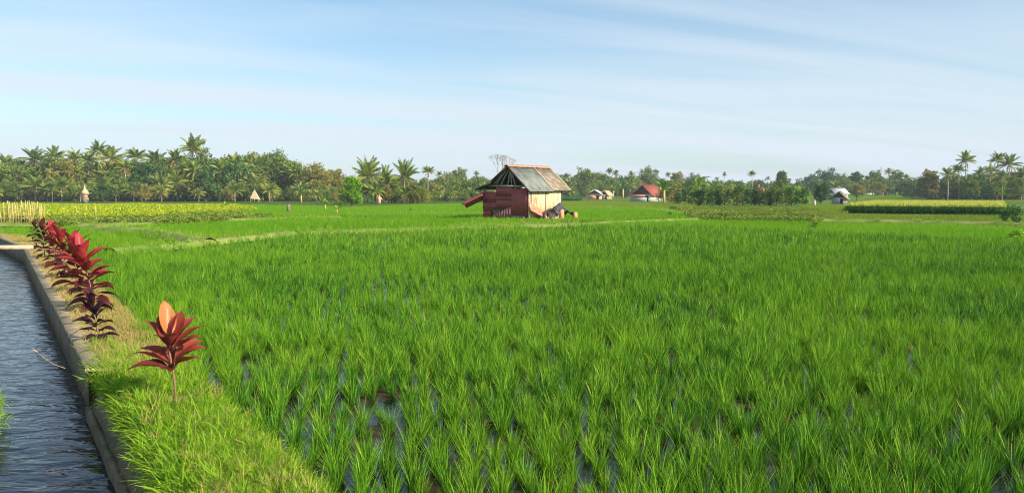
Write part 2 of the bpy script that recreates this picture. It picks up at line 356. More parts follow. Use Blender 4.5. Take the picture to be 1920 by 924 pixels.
def blades(n, rad, h, wid, segs, lean=.35, curve=.5, hv=.3, tmin=0., tmax=1., base_w=.6, cosr=1.0):
    """n grass blades as bent tapering strips; returns V, F(quads), tint"""
    V = []; Fc = []; T = []; c = 0
    for i in range(n):
        a = random.uniform(0, 2*math.pi); r = rad*math.sqrt(random.random())
        bx, by = r*math.cos(a)*cosr, r*math.sin(a)
        da = a+random.uniform(-.9, .9); ln = abs(random.gauss(0, lean))+.05; cu = random.uniform(.1, 1)*curve
        hh = h*random.uniform(1-hv, 1+hv*.5); w0 = wid*random.uniform(.7, 1.2)
        d = np.array([math.cos(da), math.sin(da)]); sa = random.uniform(0, math.pi); side = np.array([math.cos(sa), math.sin(sa), 0])
        t = random.uniform(tmin, tmax); p = np.array([bx, by, -.02]); ang = ln
        for s in range(segs+1):
            f = s/segs; ww = w0*(base_w+(1-base_w)*min(1, f*3))*(1-f**1.8)+.0006
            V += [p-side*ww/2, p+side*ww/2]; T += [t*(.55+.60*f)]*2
            if s: Fc.append([c+2*s-2, c+2*s-1, c+2*s+1, c+2*s])
            p = p+np.array([d[0]*math.sin(ang), d[1]*math.sin(ang), math.cos(ang)])*hh/segs; ang += cu/segs*1.6
        c += 2*(segs+1)
    return np.array(V), np.array(Fc), np.clip(T, 0, 1)
def templates(name, k, mat, fn):
    col = bpy.data.collections.new(name)
    for i in range(k):
        V, Fc, T = fn(i)[:3]; o = bpy.data.objects.new('%s.%03d' % (name, i), npmesh(name, V, Fc, mat, T)); col.objects.link(o)
    return col
def scatter(name, P, zoff, scale, tilt, col, k, idx=None, label=None, cat=None, kind='stuff', zs=None, rot=None, zabs=None, parent=None):
    n = len(P); me = bpy.data.meshes.new(name); me.vertices.add(n)
    z = (zg(P[:, 1])+zoff) if zabs is None else zabs
    me.vertices.foreach_set('co', np.stack([P[:, 0], P[:, 1], z], 1).astype(np.float32).ravel())
    if rot is None:
        rot = np.stack([rng.normal(0, tilt, n), rng.normal(0, tilt, n), rng.uniform(0, 6.283, n)], 1)
    sc = np.stack([scale, scale, scale*(zs if zs is not None else 1)], 1)
    if idx is None: idx = rng.integers(0, k, n)
    a = me.attributes.new('rot', 'FLOAT_VECTOR', 'POINT'); a.data.foreach_set('vector', rot.astype(np.float32).ravel())
    a = me.attributes.new('scl', 'FLOAT_VECTOR', 'POINT'); a.data.foreach_set('vector', sc.astype(np.float32).ravel())
    a = me.attributes.new('idx', 'INT', 'POINT'); a.data.foreach_set('value', idx.astype(np.int32))
    o = link(name, me, parent)
    ng = bpy.data.node_groups.new(name+'_scatter', 'GeometryNodeTree')
    ng.interface.new_socket('Geometry', in_out='INPUT', socket_type='NodeSocketGeometry')
    ng.interface.new_socket('Geometry', in_out='OUTPUT', socket_type='NodeSocketGeometry')
    gi = ng.nodes.new('NodeGroupInput'); go = ng.nodes.new('NodeGroupOutput')
    ci = ng.nodes.new('GeometryNodeCollectionInfo'); ci.inputs['Collection'].default_value = col
    ci.inputs['Separate Children'].default_value = True; ci.inputs['Reset Children'].default_value = True
    ip = ng.nodes.new('GeometryNodeInstanceOnPoints'); ip.inputs['Pick Instance'].default_value = True
    def attr(nm, t):
        q = ng.nodes.new('GeometryNodeInputNamedAttribute'); q.data_type = t; q.inputs['Name'].default_value = nm; return q.outputs[0]
    e = ng.nodes.new('FunctionNodeEulerToRotation'); ng.links.new(attr('rot', 'FLOAT_VECTOR'), e.inputs[0])
    ng.links.new(gi.outputs[0], ip.inputs['Points']); ng.links.new(ci.outputs[0], ip.inputs['Instance'])
    ng.links.new(attr('idx', 'INT'), ip.inputs['Instance Index']); ng.links.new(e.outputs[0], ip.inputs['Rotation'])
    ng.links.new(attr('scl', 'FLOAT_VECTOR'), ip.inputs['Scale']); ng.links.new(ip.outputs[0], go.inputs[0])
    md = o.modifiers.new('scatter', 'NODES'); md.node_group = ng
    tag(o, label, cat, kind=kind); return o

# --- templates of rice clumps, near to far
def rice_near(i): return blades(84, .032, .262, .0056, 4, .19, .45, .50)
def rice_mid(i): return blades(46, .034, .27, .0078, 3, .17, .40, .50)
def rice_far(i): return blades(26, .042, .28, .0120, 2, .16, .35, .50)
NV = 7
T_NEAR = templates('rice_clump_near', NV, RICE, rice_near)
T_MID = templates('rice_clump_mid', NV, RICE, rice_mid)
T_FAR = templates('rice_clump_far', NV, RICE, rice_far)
bank_edge = [(float(canal_x(y))+o_, y) for y, o_ in ((3.0, 1.22), (6, 1.14), (8, .98), (10, .92), (13, 1.08), (16, 1.15), (22, 1.15))]
edge_far = [at(x, y, .25)[:2] for x, y in ((190, 472), (380, 454), (470, 444), (560, 434), (880, 425), (1085, 420), (1300, 420), (1600, 431), (1960, 449))]
MAIN = np.array([(7, 3.0)]+[tuple(p) for p in edge_far[::-1]]+bank_edge[::-1])
# flooded mud under the main rice field
me = bpy.data.meshes.new('paddy_water'); me.from_pydata([(x, y, .0) for x, y in [(14, -5)]+[tuple(p) for p in edge_far[::-1]]+[(float(canal_x(y))+.95, y) for y in (22, 10, -5)]], [], [list(range(len(edge_far)+4))]); me.materials.append(PADDY)
tag(link('paddy_water', me), kind='structure')
def rice_main():
    out = []
    for y0, y1, sp, colx, sc in ((0, 11, .182, T_NEAR, 1.0), (11, 23, .192, T_MID, 1.0), (23, 60, .22, T_FAR, 1.05)):
        P = rows(MAIN, sp, .30, .17, y0, y1)
        n1 = vnoise(P, 1.1, 3); n2 = vnoise(P, .42, 5); n3 = vnoise(P, 5., 9)
        keep = ((n1*.5+n2*.5) > .15) & (rng.random(len(P)) > .07)
        bare = vnoise(P, .33, 12) > .90
        near = P[:, 1] < 9
        keep &= ~(bare & near & (rng.random(len(P)) < .6))
        P = P[keep]; n1 = n1[keep]; n3 = n3[keep]
        s = sc*(.78+.30*n1+.16*(n3-.5))*rng.uniform(.62, 1.25, len(P))
        out.append((P, s, colx))
    return out
names = ['rice']*3
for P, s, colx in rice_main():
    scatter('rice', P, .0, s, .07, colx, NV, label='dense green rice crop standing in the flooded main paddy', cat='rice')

# --- other paddies and crops
T_YN = templates('yellowing_rice_clump', 4, leafmat('dying_rice_leaf', [(0, (.10, .13, .02)), (.5, (.36, .30, .05)), (1, (.62, .34, .10))], .25), lambda i: blades(14, .035, .20, .0065, 4, .45, .8, .5))
Py = rows(MAIN, .55, .5, .1, 0, 16); Py = Py[rng.random(len(Py)) < .35]
scatter('rice', Py, 0, rng.uniform(.5, 1.1, len(Py)), .15, T_YN, 4, label='yellowed and orange dying leaves low among the main paddy rice', cat='rice')
T_B = templates('young_rice_clump', NV, RICE_B, rice_far)
T_Y = templates('yellow_rice_clump', NV, RICE_Y, rice_far)
T_BEAN = templates('low_crop_clump', 6, BEAN, lambda i: leafball(150, (.30, .30, .20), .07))if False else None
def leafball(n, rad, size, zc=.5, flat=.3, hollow=.35):
    d = rng.normal(size=(n, 3)); d /= np.linalg.norm(d, axis=1, keepdims=True)
    r = rng.uniform(hollow, 1, (n, 1))**.6
    Cc = d*r*np.array(rad)+np.array([0, 0, zc*rad[2]*2])
    return leafquads(Cc, size)
def leafquads(Cc, size, tint=None, asp=.55, up=.0):
    n = len(Cc); a = rng.normal(size=(n, 3)); a[:, 2] -= up; a /= np.linalg.norm(a, axis=1, keepdims=True)
    b = rng.normal(size=(n, 3)); b -= (b*a).sum(1, keepdims=True)*a; b /= np.linalg.norm(b, axis=1, keepdims=True)
    s = (size if np.ndim(size) else np.full(n, size))*rng.uniform(.6, 1.3, n); s = s[:, None]
    V = np.stack([Cc-a*s, Cc+b*s*asp, Cc+a*s, Cc-b*s*asp], 1).reshape(-1, 3)
    Fc = np.arange(4*n).reshape(n, 4); t = rng.uniform(0, 1, n) if tint is None else tint
    return V, Fc, np.repeat(np.clip(t, 0, 1), 4)
T_BEAN = templates('low_crop_clump', 6, BEAN, lambda i: leafball(130, (.32, .32, .16), .06))
T_FLOW = templates('flowering_crop_clump', 6, FLOWER, lambda i: leafball(130, (.32, .32, .20), .055))
def maize(i):
    P = []; V, Fc, T = blades(13, .03, .62, .07, 4, .35, 1.4, .35); return V, Fc, T
T_MAIZE = templates('maize_plant', 6, MAIZE, maize)
T_TASS = templates('maize_tassel', 5, TASSEL, lambda i: (lambda r: (r[0]+np.array([0, 0, .0]), r[1], r[2]))(blades(16, .10, .22, .03, 2, .5, .3, .3)))

def crop(name, pp, colx, k, sp, s, label, cat, tilt=.08, z=.0, zp=.25, var=.3, zs=None, thin=None):
    pl = poly(*pp, z=zp); P = rows(pl, sp, .4, .2)
    if thin: P = P[vnoise(P, thin[0], 4) > thin[1]]
    n3 = vnoise(P, 4., 9)
    return scatter(name, P, z, s*(1-var/2+var*n3)*rng.uniform(.85, 1.15, len(P)), tilt, colx, k, label=label, cat=cat)
crop('rice', [(1080, 419), (1300, 419), (1600, 430), (1960, 447), (1960, 419), (1500, 410), (1310, 407), (1090, 413)], T_B, NV, .22, .72, 'smooth bright young rice in the paddy right of the hut', 'rice')
crop('rice', [(70, 441), (190, 429), (365, 449), (200, 467)], T_B, NV, .24, .8, 'small wedge of green rice between two pale paths at left', 'rice')
crop('rice', [(215, 428), (390, 449), (560, 431), (985, 421), (985, 404), (560, 404), (200, 419)], T_B, NV, .26, .85, 'green rice behind the pale path, left of the hut', 'rice')
crop('rice', [(-20, 419), (215, 419), (180, 427), (60, 441), (-20, 440)], T_B, NV, .26, .8, 'green rice between the stick fence and the canal', 'rice')
crop('rice', [(400, 402), (985, 402), (985, 378), (660, 386), (430, 382)], T_B, NV, .36, 1.0, 'bright green rice in the terraces beyond, left of the hut', 'rice', thin=(3, .16))
crop('rice', [(985, 414), (1200, 405), (1300, 402), (1250, 388), (985, 386)], T_B, NV, .3, .8, 'green rice in the small plot right of the hut', 'rice')
crop('rice', [(1040, 385), (1250, 387), (1330, 380), (1180, 377), (1040, 377)], T_Y, NV, .45, .9, 'yellowing rice before the red roofed farm hut', 'rice')
crop('flowering_crop', [(-20, 405), (300, 402), (480, 391), (440, 383), (-20, 383)], T_FLOW, 6, .42, 1.0, 'strip of yellow flowering crop before the palm grove', 'crop', zp=.3, thin=(2.2, .22))
crop('low_crop', [(70, 418), (360, 413), (520, 403), (420, 399), (100, 403)], T_BEAN, 6, .48, 1.0, 'low leafy crop in rows behind the stakes', 'crop', zp=.2, thin=(1.2, .3))
crop('low_crop', [(420, 409), (640, 404), (640, 396), (430, 399)], T_Y, 6, .34, .55, 'yellow green strip of low crop left of the hut', 'crop', zp=.2)
crop('low_crop', [(1300, 404), (1540, 409), (1530, 389), (1260, 385)], T_BEAN, 6, .46, .9, 'mixed olive crop in front of the dark hedge', 'crop', zp=.3, thin=(2, .45))
crop('weeds', [(1300, 404), (1540, 409), (1530, 389), (1260, 385)], T_Y, NV, .38, .8, 'yellow green weeds among the olive crop', 'weeds', zp=.3)
crop('low_crop', [(1325, 402), (1385, 404), (1385, 396), (1325, 395)], T_BEAN, 6, .36, 1.2, 'darker patch in the olive crop', 'crop', zp=.3)
crop('low_crop', [(1540, 407), (1900, 411), (1890, 401), (1560, 399)], T_Y, NV, .36, .6, 'yellow green crop strip in front of the maize', 'crop', zp=.15)
crop('low_crop', [(1520, 398), (1590, 398), (1590, 384), (1500, 384)], T_Y, NV, .4, .8, 'bright weedy plot beside the small grey hut', 'crop', zp=.15)
crop('low_crop', [(1600, 378), (1960, 379), (1960, 366), (1620, 368)], T_Y, NV, .7, 1.1, 'olive yellow plot behind the maize', 'crop', zp=.15)
crop('low_crop', [(1560, 371), (1720, 371), (1720, 362), (1600, 362)], T_B, NV, .8, 1.2, 'green plot before the red roofed pavilion', 'crop', zp=.15)
# maize plots: green stalks below, yellow tassels above
def maizeplot(pp, sp, s, lab, tass=True, h=.55):
    pl = poly(*pp, z=0.0); P = rows(pl, sp, .35, 0.05)
    scatter('maize', P, 0, np.full(len(P), s)*rng.uniform(.85, 1.1, len(P)), .06, T_MAIZE, 6, label=lab, cat='maize')
    if tass:
        Q = P[rng.random(len(P)) < .9]
        scatter('maize_tassels', Q, h*s*.86, np.full(len(Q), s)*rng.uniform(.7, 1.1, len(Q)), .1, T_TASS, 5, label='yellow tassels over the '+lab, cat='maize')
maizeplot([(1585, 399), (1885, 403), (1880, 388), (1640, 386)], .26, 1.25, 'dark green maize standing in the right hand plot')
maizeplot([(1585, 398), (1680, 389), (1640, 384), (1590, 384)], .3, .75, 'shorter maize beside the small grey hut', tass=False)
maizeplot([(738, 376), (900, 376), (900, 371), (740, 371)], .45, 2.0, 'maize row left of the hut')
maizeplot([(1055, 376), (1090, 376), (1090, 373), (1055, 373)], .45, 1.6, 'maize row just right of the hut', tass=False)

# ------------------------------------------------------------------ bunds (grass paths between paddies)
T_DRY = templates('dry_grass_tuft', 7, DRY, lambda i: blades(26, .08, .10, .008, 2, .7, .8, .5))
T_DRYF = templates('dry_grass_clump', 5, DRY, lambda i: blades(16, .14, .20, .022, 2, .6, .8, .5))
T_WEEDF = templates('green_weed_clump', 5, WEED, lambda i: blades(16, .14, .22, .024, 2, .6, .8, .5))
def bund(pts, wd, hh=.12, label='', n=14, dens=7, mix=.5):
    A = np.array([at(x, y, .1)[:2] for x, y in pts]); S = [0]
    for a, b in zip(A[:-1], A[1:]): S.append(S[-1]+np.linalg.norm(b-a))
    S = np.array(S); t = np.arange(0, S[-1], .5); X = np.interp(t, S, A[:, 0]); Y = np.interp(t, S, A[:, 1])
    X += vnoise(np.stack([X, Y], 1), 2.5, 2)*.3-.15; Y += vnoise(np.stack([Y, X], 1), 2.5, 6)*.3-.15
    T = np.stack([np.gradient(X), np.gradient(Y)], 1); T /= np.linalg.norm(T, axis=1, keepdims=True); Nn = np.stack([-T[:, 1], T[:, 0]], 1)
    V = []; Fq = []; pr = ((-.75, -.08), (-.5, .75), (-.2, 1), (.2, 1), (.5, .75), (.75, -.08))
    for i in range(len(t)):
        g = wd*(.85+.3*random.random())
        for c, z in pr: V.append((X[i]+Nn[i, 0]*c*g, Y[i]+Nn[i, 1]*c*g, float(zg(Y[i]))+z*hh*(.85+.3*random.random())))
    for i in range(len(t)-1):
        for j in range(5): a = i*6+j; Fq.append([a, a+1, a+7, a+6])
    tag(link('path', npmesh('path', V, Fq, BUNDM, smooth=True)), kind='structure')
    m = int(S[-1]*wd*dens); q = rng.uniform(0, S[-1], m); off = rng.uniform(-.6, .6, m)*wd
    nx = np.interp(q, t, Nn[:, 0]); ny = np.interp(q, t, Nn[:, 1]); P = np.stack([np.interp(q, t, X)+nx*off, np.interp(q, t, Y)+ny*off], 1)
    return P, hh
BP = []
for pts, wd, hh in (([(170, 428), (260, 433), (390, 453)], .7, .22), ([(195, 470), (300, 462), (390, 452), (560, 436)], .5, .18), ([(560, 436), (720, 431), (905, 426), (1080, 421), (1180, 415), (1310, 410)], .6, .16),
                (([(1310, 408), (1500, 411), (1700, 414), (1960, 420)]), .4, .14),
                ([(640, 402), (780, 399), (905, 401)], 1.0, .15), ([(1060, 388), (1200, 390), (1310, 403)], .9, .15), ([(870, 420), (1090, 419)], 1.6, .12),
                ([(0, 419), (200, 420), (430, 411), (640, 406)], .8, .14)):
    BP.append(bund(pts, wd, hh))
P = np.vstack([b[0] for b in BP]); hz = np.concatenate([np.full(len(b[0]), b[1]*.9) for b in BP])
sel = rng.random(len(P)) < .35
scatter('dry_grass', P[sel], hz[sel], rng.uniform(.5, 1.0, sel.sum()), .15, T_DRYF, 5, label='short straw coloured grass on the paths between paddies', cat='grass')
scatter('weeds', P[~sel], hz[~sel], rng.uniform(.5, 1.2, (~sel).sum()), .15, T_WEEDF, 5, label='green weeds on the paths between paddies', cat='weeds')

# ------------------------------------------------------------------ verge grass on the canal bank
T_WEED = templates('verge_grass_tuft', 8, WEED, lambda i: blades(24, .07, .11, .0064, 4, .8, 1.3, .7, base_w=.5))
T_LONG = templates('long_verge_tuft', 6, WEED, lambda i: blades(12, .05, .30, .008, 5, .4, 1.6, .4, base_w=.5))
def bankpts(n, y0, y1, c0, c1):
    y = rng.uniform(y0, y1, n); c = rng.uniform(c0, c1, n); return np.stack([canal_x(y)+c, y], 1), c
def bz(c): q = np.clip((c-.94)/.24, 0, 1); return .14*(1-q**1.5)-.05*q
P, c = bankpts(3900, 2.5, 9.6, .16, 1.22); kk = (rng.random(len(c)) < np.clip((c-.22)/.26, 0, 1)*.92+.08) & ((c < 1.08) | (P[:, 1] < 7.2)) & (vnoise(P, .28, 31) > .24); P = P[kk]; c = c[kk]
f = (P[:, 1] < 8.3+.9*np.sin(c*5)) ; P = P[f]; c = c[f]
scatter('verge_grass', P, 0, rng.uniform(.55, 1.25, len(P)), .3, T_WEED, 8, label='bright yellow green grass covering the near canal bank', cat='grass', zabs=bz(c)-.01)
P, c = bankpts(150, 2.5, 9, .4, 1.12)
T_BROAD = templates('verge_weed_tuft', 5, WEED, lambda i: blades(12, .05, .10, .020, 3, .8, 1.3, .6, base_w=.35))
Q, cq = bankpts(420, 2.5, 9.2, .2, 1.15)
scatter('verge_weeds', Q, 0, rng.uniform(.5, 1.2, len(Q)), .3, T_BROAD, 5, label='broad leaved weeds among the near verge grass', cat='weeds', zabs=bz(cq))
Q, cq = bankpts(160, 2.5, 9.2, .2, 1.15)
scatter('dry_grass', Q, 0, rng.uniform(.6, 1.2, len(Q)), .3, T_DRY, 7, label='dead straw among the near verge grass', cat='grass', zabs=bz(cq)+.02)
scatter('verge_grass', P, 0, rng.uniform(.5, 1.0, len(P)), .2, T_LONG, 6, label='long pale grass stems on the near canal bank', cat='grass', zabs=bz(c))
# grass hanging over the wall towards the water
P, c = bankpts(950, 2.5, 9.3, .10, .40)
rt = np.stack([rng.normal(0, .25, len(P)), -rng.uniform(.5, 1.35, len(P)), rng.normal(0.2, .5, len(P))], 1)
scatter('overhanging_grass', P, 0, rng.uniform(.7, 1.6, len(P)), .2, T_WEED, 8, label='grass stems drooping over the dark canal wall', cat='grass', zabs=np.full(len(P), .14)-rng.uniform(0, .12, len(P)), rot=rt)
P, c = bankpts(8200, 8.0, 30, .20, 1.10)
scatter('dry_grass', P, 0, rng.uniform(.4, 1.0, len(P)), .3, T_DRY, 7, label='dry straw grass along the far canal bank', cat='grass', zabs=bz(c)+.015*(c < .34))
P, c = bankpts(260, 9, 30, .35, 1.15); 
scatter('verge_grass', P, 0, rng.uniform(.4, .8, len(P)), .3, T_WEED, 8, label='sparse green grass in the dry stretch of the canal bank', cat='grass', zabs=bz(c)-.01)
P, c = bankpts(5200, 6, 32, -2.6, -1.00)
scatter('dry_grass', P, 0, rng.uniform(.4, .9, len(P)), .3, T_DRY, 7, label='brown grass on the far side of the canal', cat='grass', zabs=np.full(len(P), .08))
P, c = bankpts(90, 6.9, 8.0, -1.20, -.98)
scatter('verge_grass', P, 0, rng.uniform(.8, 1.6, len(P)), .35, T_WEED, 8, label='green tuft leaning into the canal from its left side', cat='grass', zabs=np.full(len(P), -.15)+rng.uniform(-.1, .1, len(P)))

# ------------------------------------------------------------------ canal wall and slab
cw = empty('canal_wall', (float(canal_x(8)), 8, 0), label='long low concrete wall along the right side of the irrigation canal', cat='wall')
def strip(name, prof, y0, y1, mat, step=.25, wob=.006):
    ysx = np.arange(y0, y1+1e-6, step); V = []; Fq = []; k = len(prof)
    for y in ysx:
        for (x, z) in prof: V.append((float(canal_x(y))+x-cw.location.x+random.uniform(-wob, wob), y-8, z+random.uniform(-wob, wob)))
    for i in range(len(ysx)-1):
        for j in range(k): a = i*k+j; b = i*k+(j+1) % k; Fq.append([a, b, b+k, a+k])
    e = (len(ysx)-1)*k; Fq += [[0, 1, 2, k-1], [e+k-1, e+2, e+1, e]] + ([[2, 3, 4, 4], [e+4, e+3, e+2, e+2]] if False else [])
    return link(name, npmesh(name, V, Fq, mat), cw)
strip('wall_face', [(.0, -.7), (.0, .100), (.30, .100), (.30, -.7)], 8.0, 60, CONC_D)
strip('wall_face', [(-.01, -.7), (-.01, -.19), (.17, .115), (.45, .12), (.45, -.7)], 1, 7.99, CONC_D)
strip('ledge', [(-.07, -.7), (-.07, -.20), (-.012, -.19), (-.012, -.7)], 1, 7.98, CONC_M, wob=.010)
strip('coping', [(-.02, .102), (-.02, .165), (.34, .17), (.34, .102)], 8.0, 60, CONC)
s = MB(); a = at(2, 462, .2); b = at(50, 470, .2)
sl = empty('canal_slab', (a[0], a[1], 0), label='pale plank slab bridging the canal beyond the red shrubs', cat='footbridge')
cxx = float(canal_x(23.2)); s.box((cxx-.75-a[0], 23.2-a[1], .22), (2.2, .42, .10), (0, 0, .06)).build('deck', SLAB, sl)
MB().box((cxx-1.35-a[0], 23.2-a[1], -.12), (.16, .36, .56)).build('support', CONC_D, sl)

# ------------------------------------------------------------------ red cordyline shrubs
def cordy_leaf(base, az, elev, ln, wd, droop, tint, roll=0.):
    nu, nv = 9, 5; V = []; T = []
    p = np.array(base, float); e = elev; fw = np.array([math.cos(az), math.sin(az), 0]); sd = np.array([-math.sin(az), math.cos(az), 0])
    for i in range(nu):
        f = i/(nu-1)
        ww = wd*(.13 if f < .14 else .13+.87*math.sin(math.pi*min(1, (f-.14)/.86)**.85)**.75); ww = max(ww, .002)
        if i == nu-1: ww = .003
        up = np.array([0, 0, 1])*math.cos(e)-fw*math.sin(e)
        for j in range(nv):
            g = (j/(nv-1)-.5)*2
            V.append(p+(sd*math.cos(roll)+up*math.sin(roll))*g*ww/2+up*(abs(g)**1.3)*ww*.20+up*.006*math.sin(f*9+g*3)); T.append(tint-.12*(1-abs(g))+.10*(f-.5))
        p = p+(fw*math.cos(e)+np.array([0, 0, 1])*math.sin(e))*ln/(nu-1); e -= droop/(nu-1)*(1.6*f+.3)
    Fc = [[i*nv+j, i*nv+j+1, (i+1)*nv+j+1, (i+1)*nv+j] for i in range(nu-1) for j in range(nv-1)]
    return np.array(V), np.array(Fc), np.clip(T, 0, 1)
def cordyline(base, H, clear, n, leafl, label, lean=(0, 0), dark=False, redtop=.8, seed=1, whorls=None, mat=None, e0=-.12):
    random.seed(seed); o = empty('cordyline', tuple(base), label=label, cat='shrub', group='red leaved shrubs planted along the canal bank')
    st = MB(); hh = H*.72; P = [(lean[0]*f*f, lean[1]*f*f, hh*f) for f in np.linspace(0, 1, 9)]
    st.tube(P, np.linspace(.013, .007, 9), 8).build('stem', STEM, o, smooth=True)
    m = MB()
    for i in range(n):
        f = i/(n-1)
        if whorls: f = whorls(f)
        z = clear+(hh-clear)*f; q = (z/hh)**2; az = i*2.399+random.uniform(-.3, .3)
        el = e0+(1.30-e0)*f**1.2+random.uniform(-.18, .18); ln = leafl*random.uniform(.8, 1.15)*(1-.05*f)
        t = (.14+redtop*.80*f**1.4+random.uniform(-.1, .14))
        V, Fc, T = cordy_leaf((lean[0]*q, lean[1]*q, z), az, el, ln, ln*.36, 1.05-.55*f, t, random.uniform(-.5, .5)); m.add(V, Fc, T)
    m.build('foliage', mat or (CORDY_D if dark else CORDY), o, smooth=True)
    return o
p1 = at(328, 748, .14, False)
random.seed(5)
c1 = empty('cordyline', tuple(p1), label='nearest red shrub on a bare stem in bright grass, with an orange young leaf', cat='shrub', group='red leaved shrubs planted along the canal bank')
MB().tube([(0, 0, -.03), (.004, 0, .12), (-.01, 0, .25), (-.03, 0, .38), (-.045, 0, .52)], [.011, .010, .010, .009, .006], 8).build('stem', STEM, c1, smooth=True)
m = MB()
for az, el, ln, wd, z, dr, t in (
        (160, 52, .36, .125, .44, .5, .62), (70, 66, .34, .14, .46, .3, .60), (40, 58, .33, .13, .45, .5, .80), (15, 44, .36, .12, .44, .5, .85), (345, 36, .33, .11, .42, .6, .70),
        (130, 60, .34, .12, .46, .3, .45), (240, 55, .22, .09, .44, .5, .35), (300, 55, .22, .09, .45, .5, .55), (60, 76, .26, .08, .50, .2, .78),
        (180, 30, .36, .095, .30, .75, .55), (195, 14, .36, .085, .28, .7, .35), (165, 36, .33, .09, .32, .8, .65), (170, 18, .34, .08, .26, .7, .30),
        (10, 40, .33, .10, .31, .8, .75), (350, 28, .31, .10, .29, .7, .60), (28, 46, .32, .11, .32, .7, .88), (120, 40, .28, .10, .30, .7, .4),
        (270, 22, .20, .08, .28, .7, .30), (295, 16, .22, .08, .28, .7, .32), (140, 28, .30, .09, .28, .7, .35)):
    V, Fc, T = cordy_leaf((-.012-.06*(z-.2), 0, z), R(az+random.uniform(-5, 5)), R(el), ln, wd*1.35, dr, t, random.uniform(-.3, .3)); m.add(V, Fc, T)
m.build('foliage', CORDY_C, c1, smooth=True)
V, Fc, T = cordy_leaf((-.03, .01, .52), R(128), 1.16, .37, .15, .12, .5, .15)
MB().add(V, Fc, T).build('leaf', CORDY_O, c1, smooth=True)['label'] = 'orange young leaf pointing up'
spec = [(185, 642, 545, .02, 26, .24, 'dark maroon low shrub with drooping leaves, next behind the nearest one', -.06, True, .35, 11),
        (176, 585, 437, .10, 36, .40, 'tallest shrub with a wide crimson crown over the concrete coping', -.14, False, 1.0, 12),
        (146, 552, 424, .10, 30, .39, 'bright pink red shrub just behind the tallest crown', -.06, False, 1.05, 13),
        (122, 524, 420, .12, 29, .37, 'crimson shrub in the middle of the row above the canal', -.05, False, .85, 14),
        (104, 503, 413, .12, 28, .36, 'red brown shrub, third from the far end of the dense row', -.04, False, .7, 15),
        (84, 486, 408, .12, 27, .34, 'dark shrub with an upright tip at the far end of the dense row', -.02, True, .7, 16),
        (66, 456, 408, .18, 20, .26, 'small dark shrub standing alone beyond the dense row', 0, True, .5, 17)]
for px, py, top, clear, n, ll, lab, lean, dark, rt, sd_ in spec:
    p = at(px, py, .14, False); H = top_z(px, top, p[1])-.14
    cordyline(p, H, clear, n, ll, lab, (lean*1.2, 0), dark, rt, sd_)
p = at(68, 472, .14, False); cordyline(p, .26, .04, 8, .14, 'tiny red seedling on the bank by the slab', (0, 0), True, .4, 18)
random.seed(21)
# pinkish weed head leaning over the canal
g = at(122, 690, .14, False); wg = empty('seed_grass', tuple(g), label='single pinkish grass seed head leaning over the canal water', cat='weed')
MB().tube([(0, 0, 0), (-.08, -.05, .05), (-.15, -.1, .13), (-.20, -.12, .19)], [.003, .002, .002, .0015], 6).build('stem', BAMBOO, wg)
MB().tube([(-.20, -.12, .19), (-.22, -.13, .21), (-.24, -.14, .225)], [.003, .008, .003], 6).build('seed_head', PINK, wg)

# ------------------------------------------------------------------ the hut
HX = col_at(948, 45.9); hut = empty('farm_hut', (HX, 45.75, 0), R(-30), label='maroon sheet metal hut with open gable and patched roof in the middle of the paddies', cat='hut')
W2 = 1.52; LN = 4.2
def corr(P0, U, Vv, amp, waves, thick=.006, along='u'):   # corrugated sheet from corner P0 spanned by U and V
    P0 = np.array(P0, float); U = np.array(U, float); Vv = np.array(Vv, float); nn = np.cross(U, Vv); nn /= np.linalg.norm(nn)
    def fn(a, b): return P0+U*a+Vv*b+nn*amp*math.sin((a if along == 'u' else b)*waves*2*math.pi)
    return fn
def addcorr(mb, P0, U, Vv, amp=.012, waves=12, along='u'):
    nu, nv = (waves*4+1, 2) if along == 'u' else (2, waves*4+1)
    mb.sheet(corr(P0, U, Vv, amp, waves, along=along), nu, nv, .005)
# frame posts
for x in (-W2+.06, -.55, .62, W2-.04):
    MB().box((x, .06, .98), (.09, .09, 1.96)).build('post', TIMBER, hut)
for x, y in ((W2-.04, LN), (-W2+.06, LN), (W2-.04, LN/2)):
    MB().box((x, y, .95), (.09, .09, 1.9)).build('post', TIMBER_D, hut)
fw = MB()
addcorr(fw, (-W2, -.02, 1.10), (.95, 0, 0), (0, 0, .60), .010, 8)
addcorr(fw, (-W2, -.035, .58), (1.02, 0, 0), (0, 0, .56), .010, 8)
addcorr(fw, (-W2, -.02, .30), (.55, 0, 0), (0, 0, .30), .010, 5)
addcorr(fw, (-W2, -.03, .02), (.50, 0, 0), (0, 0, .30), .010, 5)
fw.build('front_wall', MAROON, hut)
fm = MB()
addcorr(fm, (-.62, -.05, 1.46), (1.06, 0, .02), (0, 0, .56), .012, 9)
addcorr(fm, (-.66, -.065, 1.22), (1.10, 0, 0), (0, 0, .28), .014, 8)
addcorr(fm, (-.62, -.05, .82), (1.06, 0, 0), (0, 0, .42), .012, 8)
fm.build('wall_panel', MAROON, hut)
fr = MB(); addcorr(fr, (.42, -.075, .32), (1.04, 0, 0), (0, 0, 1.56), .012, 9); fr.build('wall_panel', MAROON, hut)
dr = MB()
for i in range(7): dr.box((-.76+i*.17, -.045-.006*(i % 2), .42), (.162, .03, .82-.03*(i % 3)))
dr.build('door', MAROON_DOOR, hut)
MB().bar((-.8, -.085, .74), (.38, -.085, .72), .04, .03).bar((-.8, -.085, .22), (.38, -.085, .26), .04, .03).build('door_batten', TIMBER_D, hut)
MB().bar((-W2-.02, -.07, .80), (.45, -.085, .80), .03, .03).bar((-W2, -.07, 1.12), (-.6, -.07, 1.10), .03, .025).bar((-.65, -.1, 1.47), (.44, -.1, 1.47), .03, .02).build('lap_trim', TIMBER_D, hut)
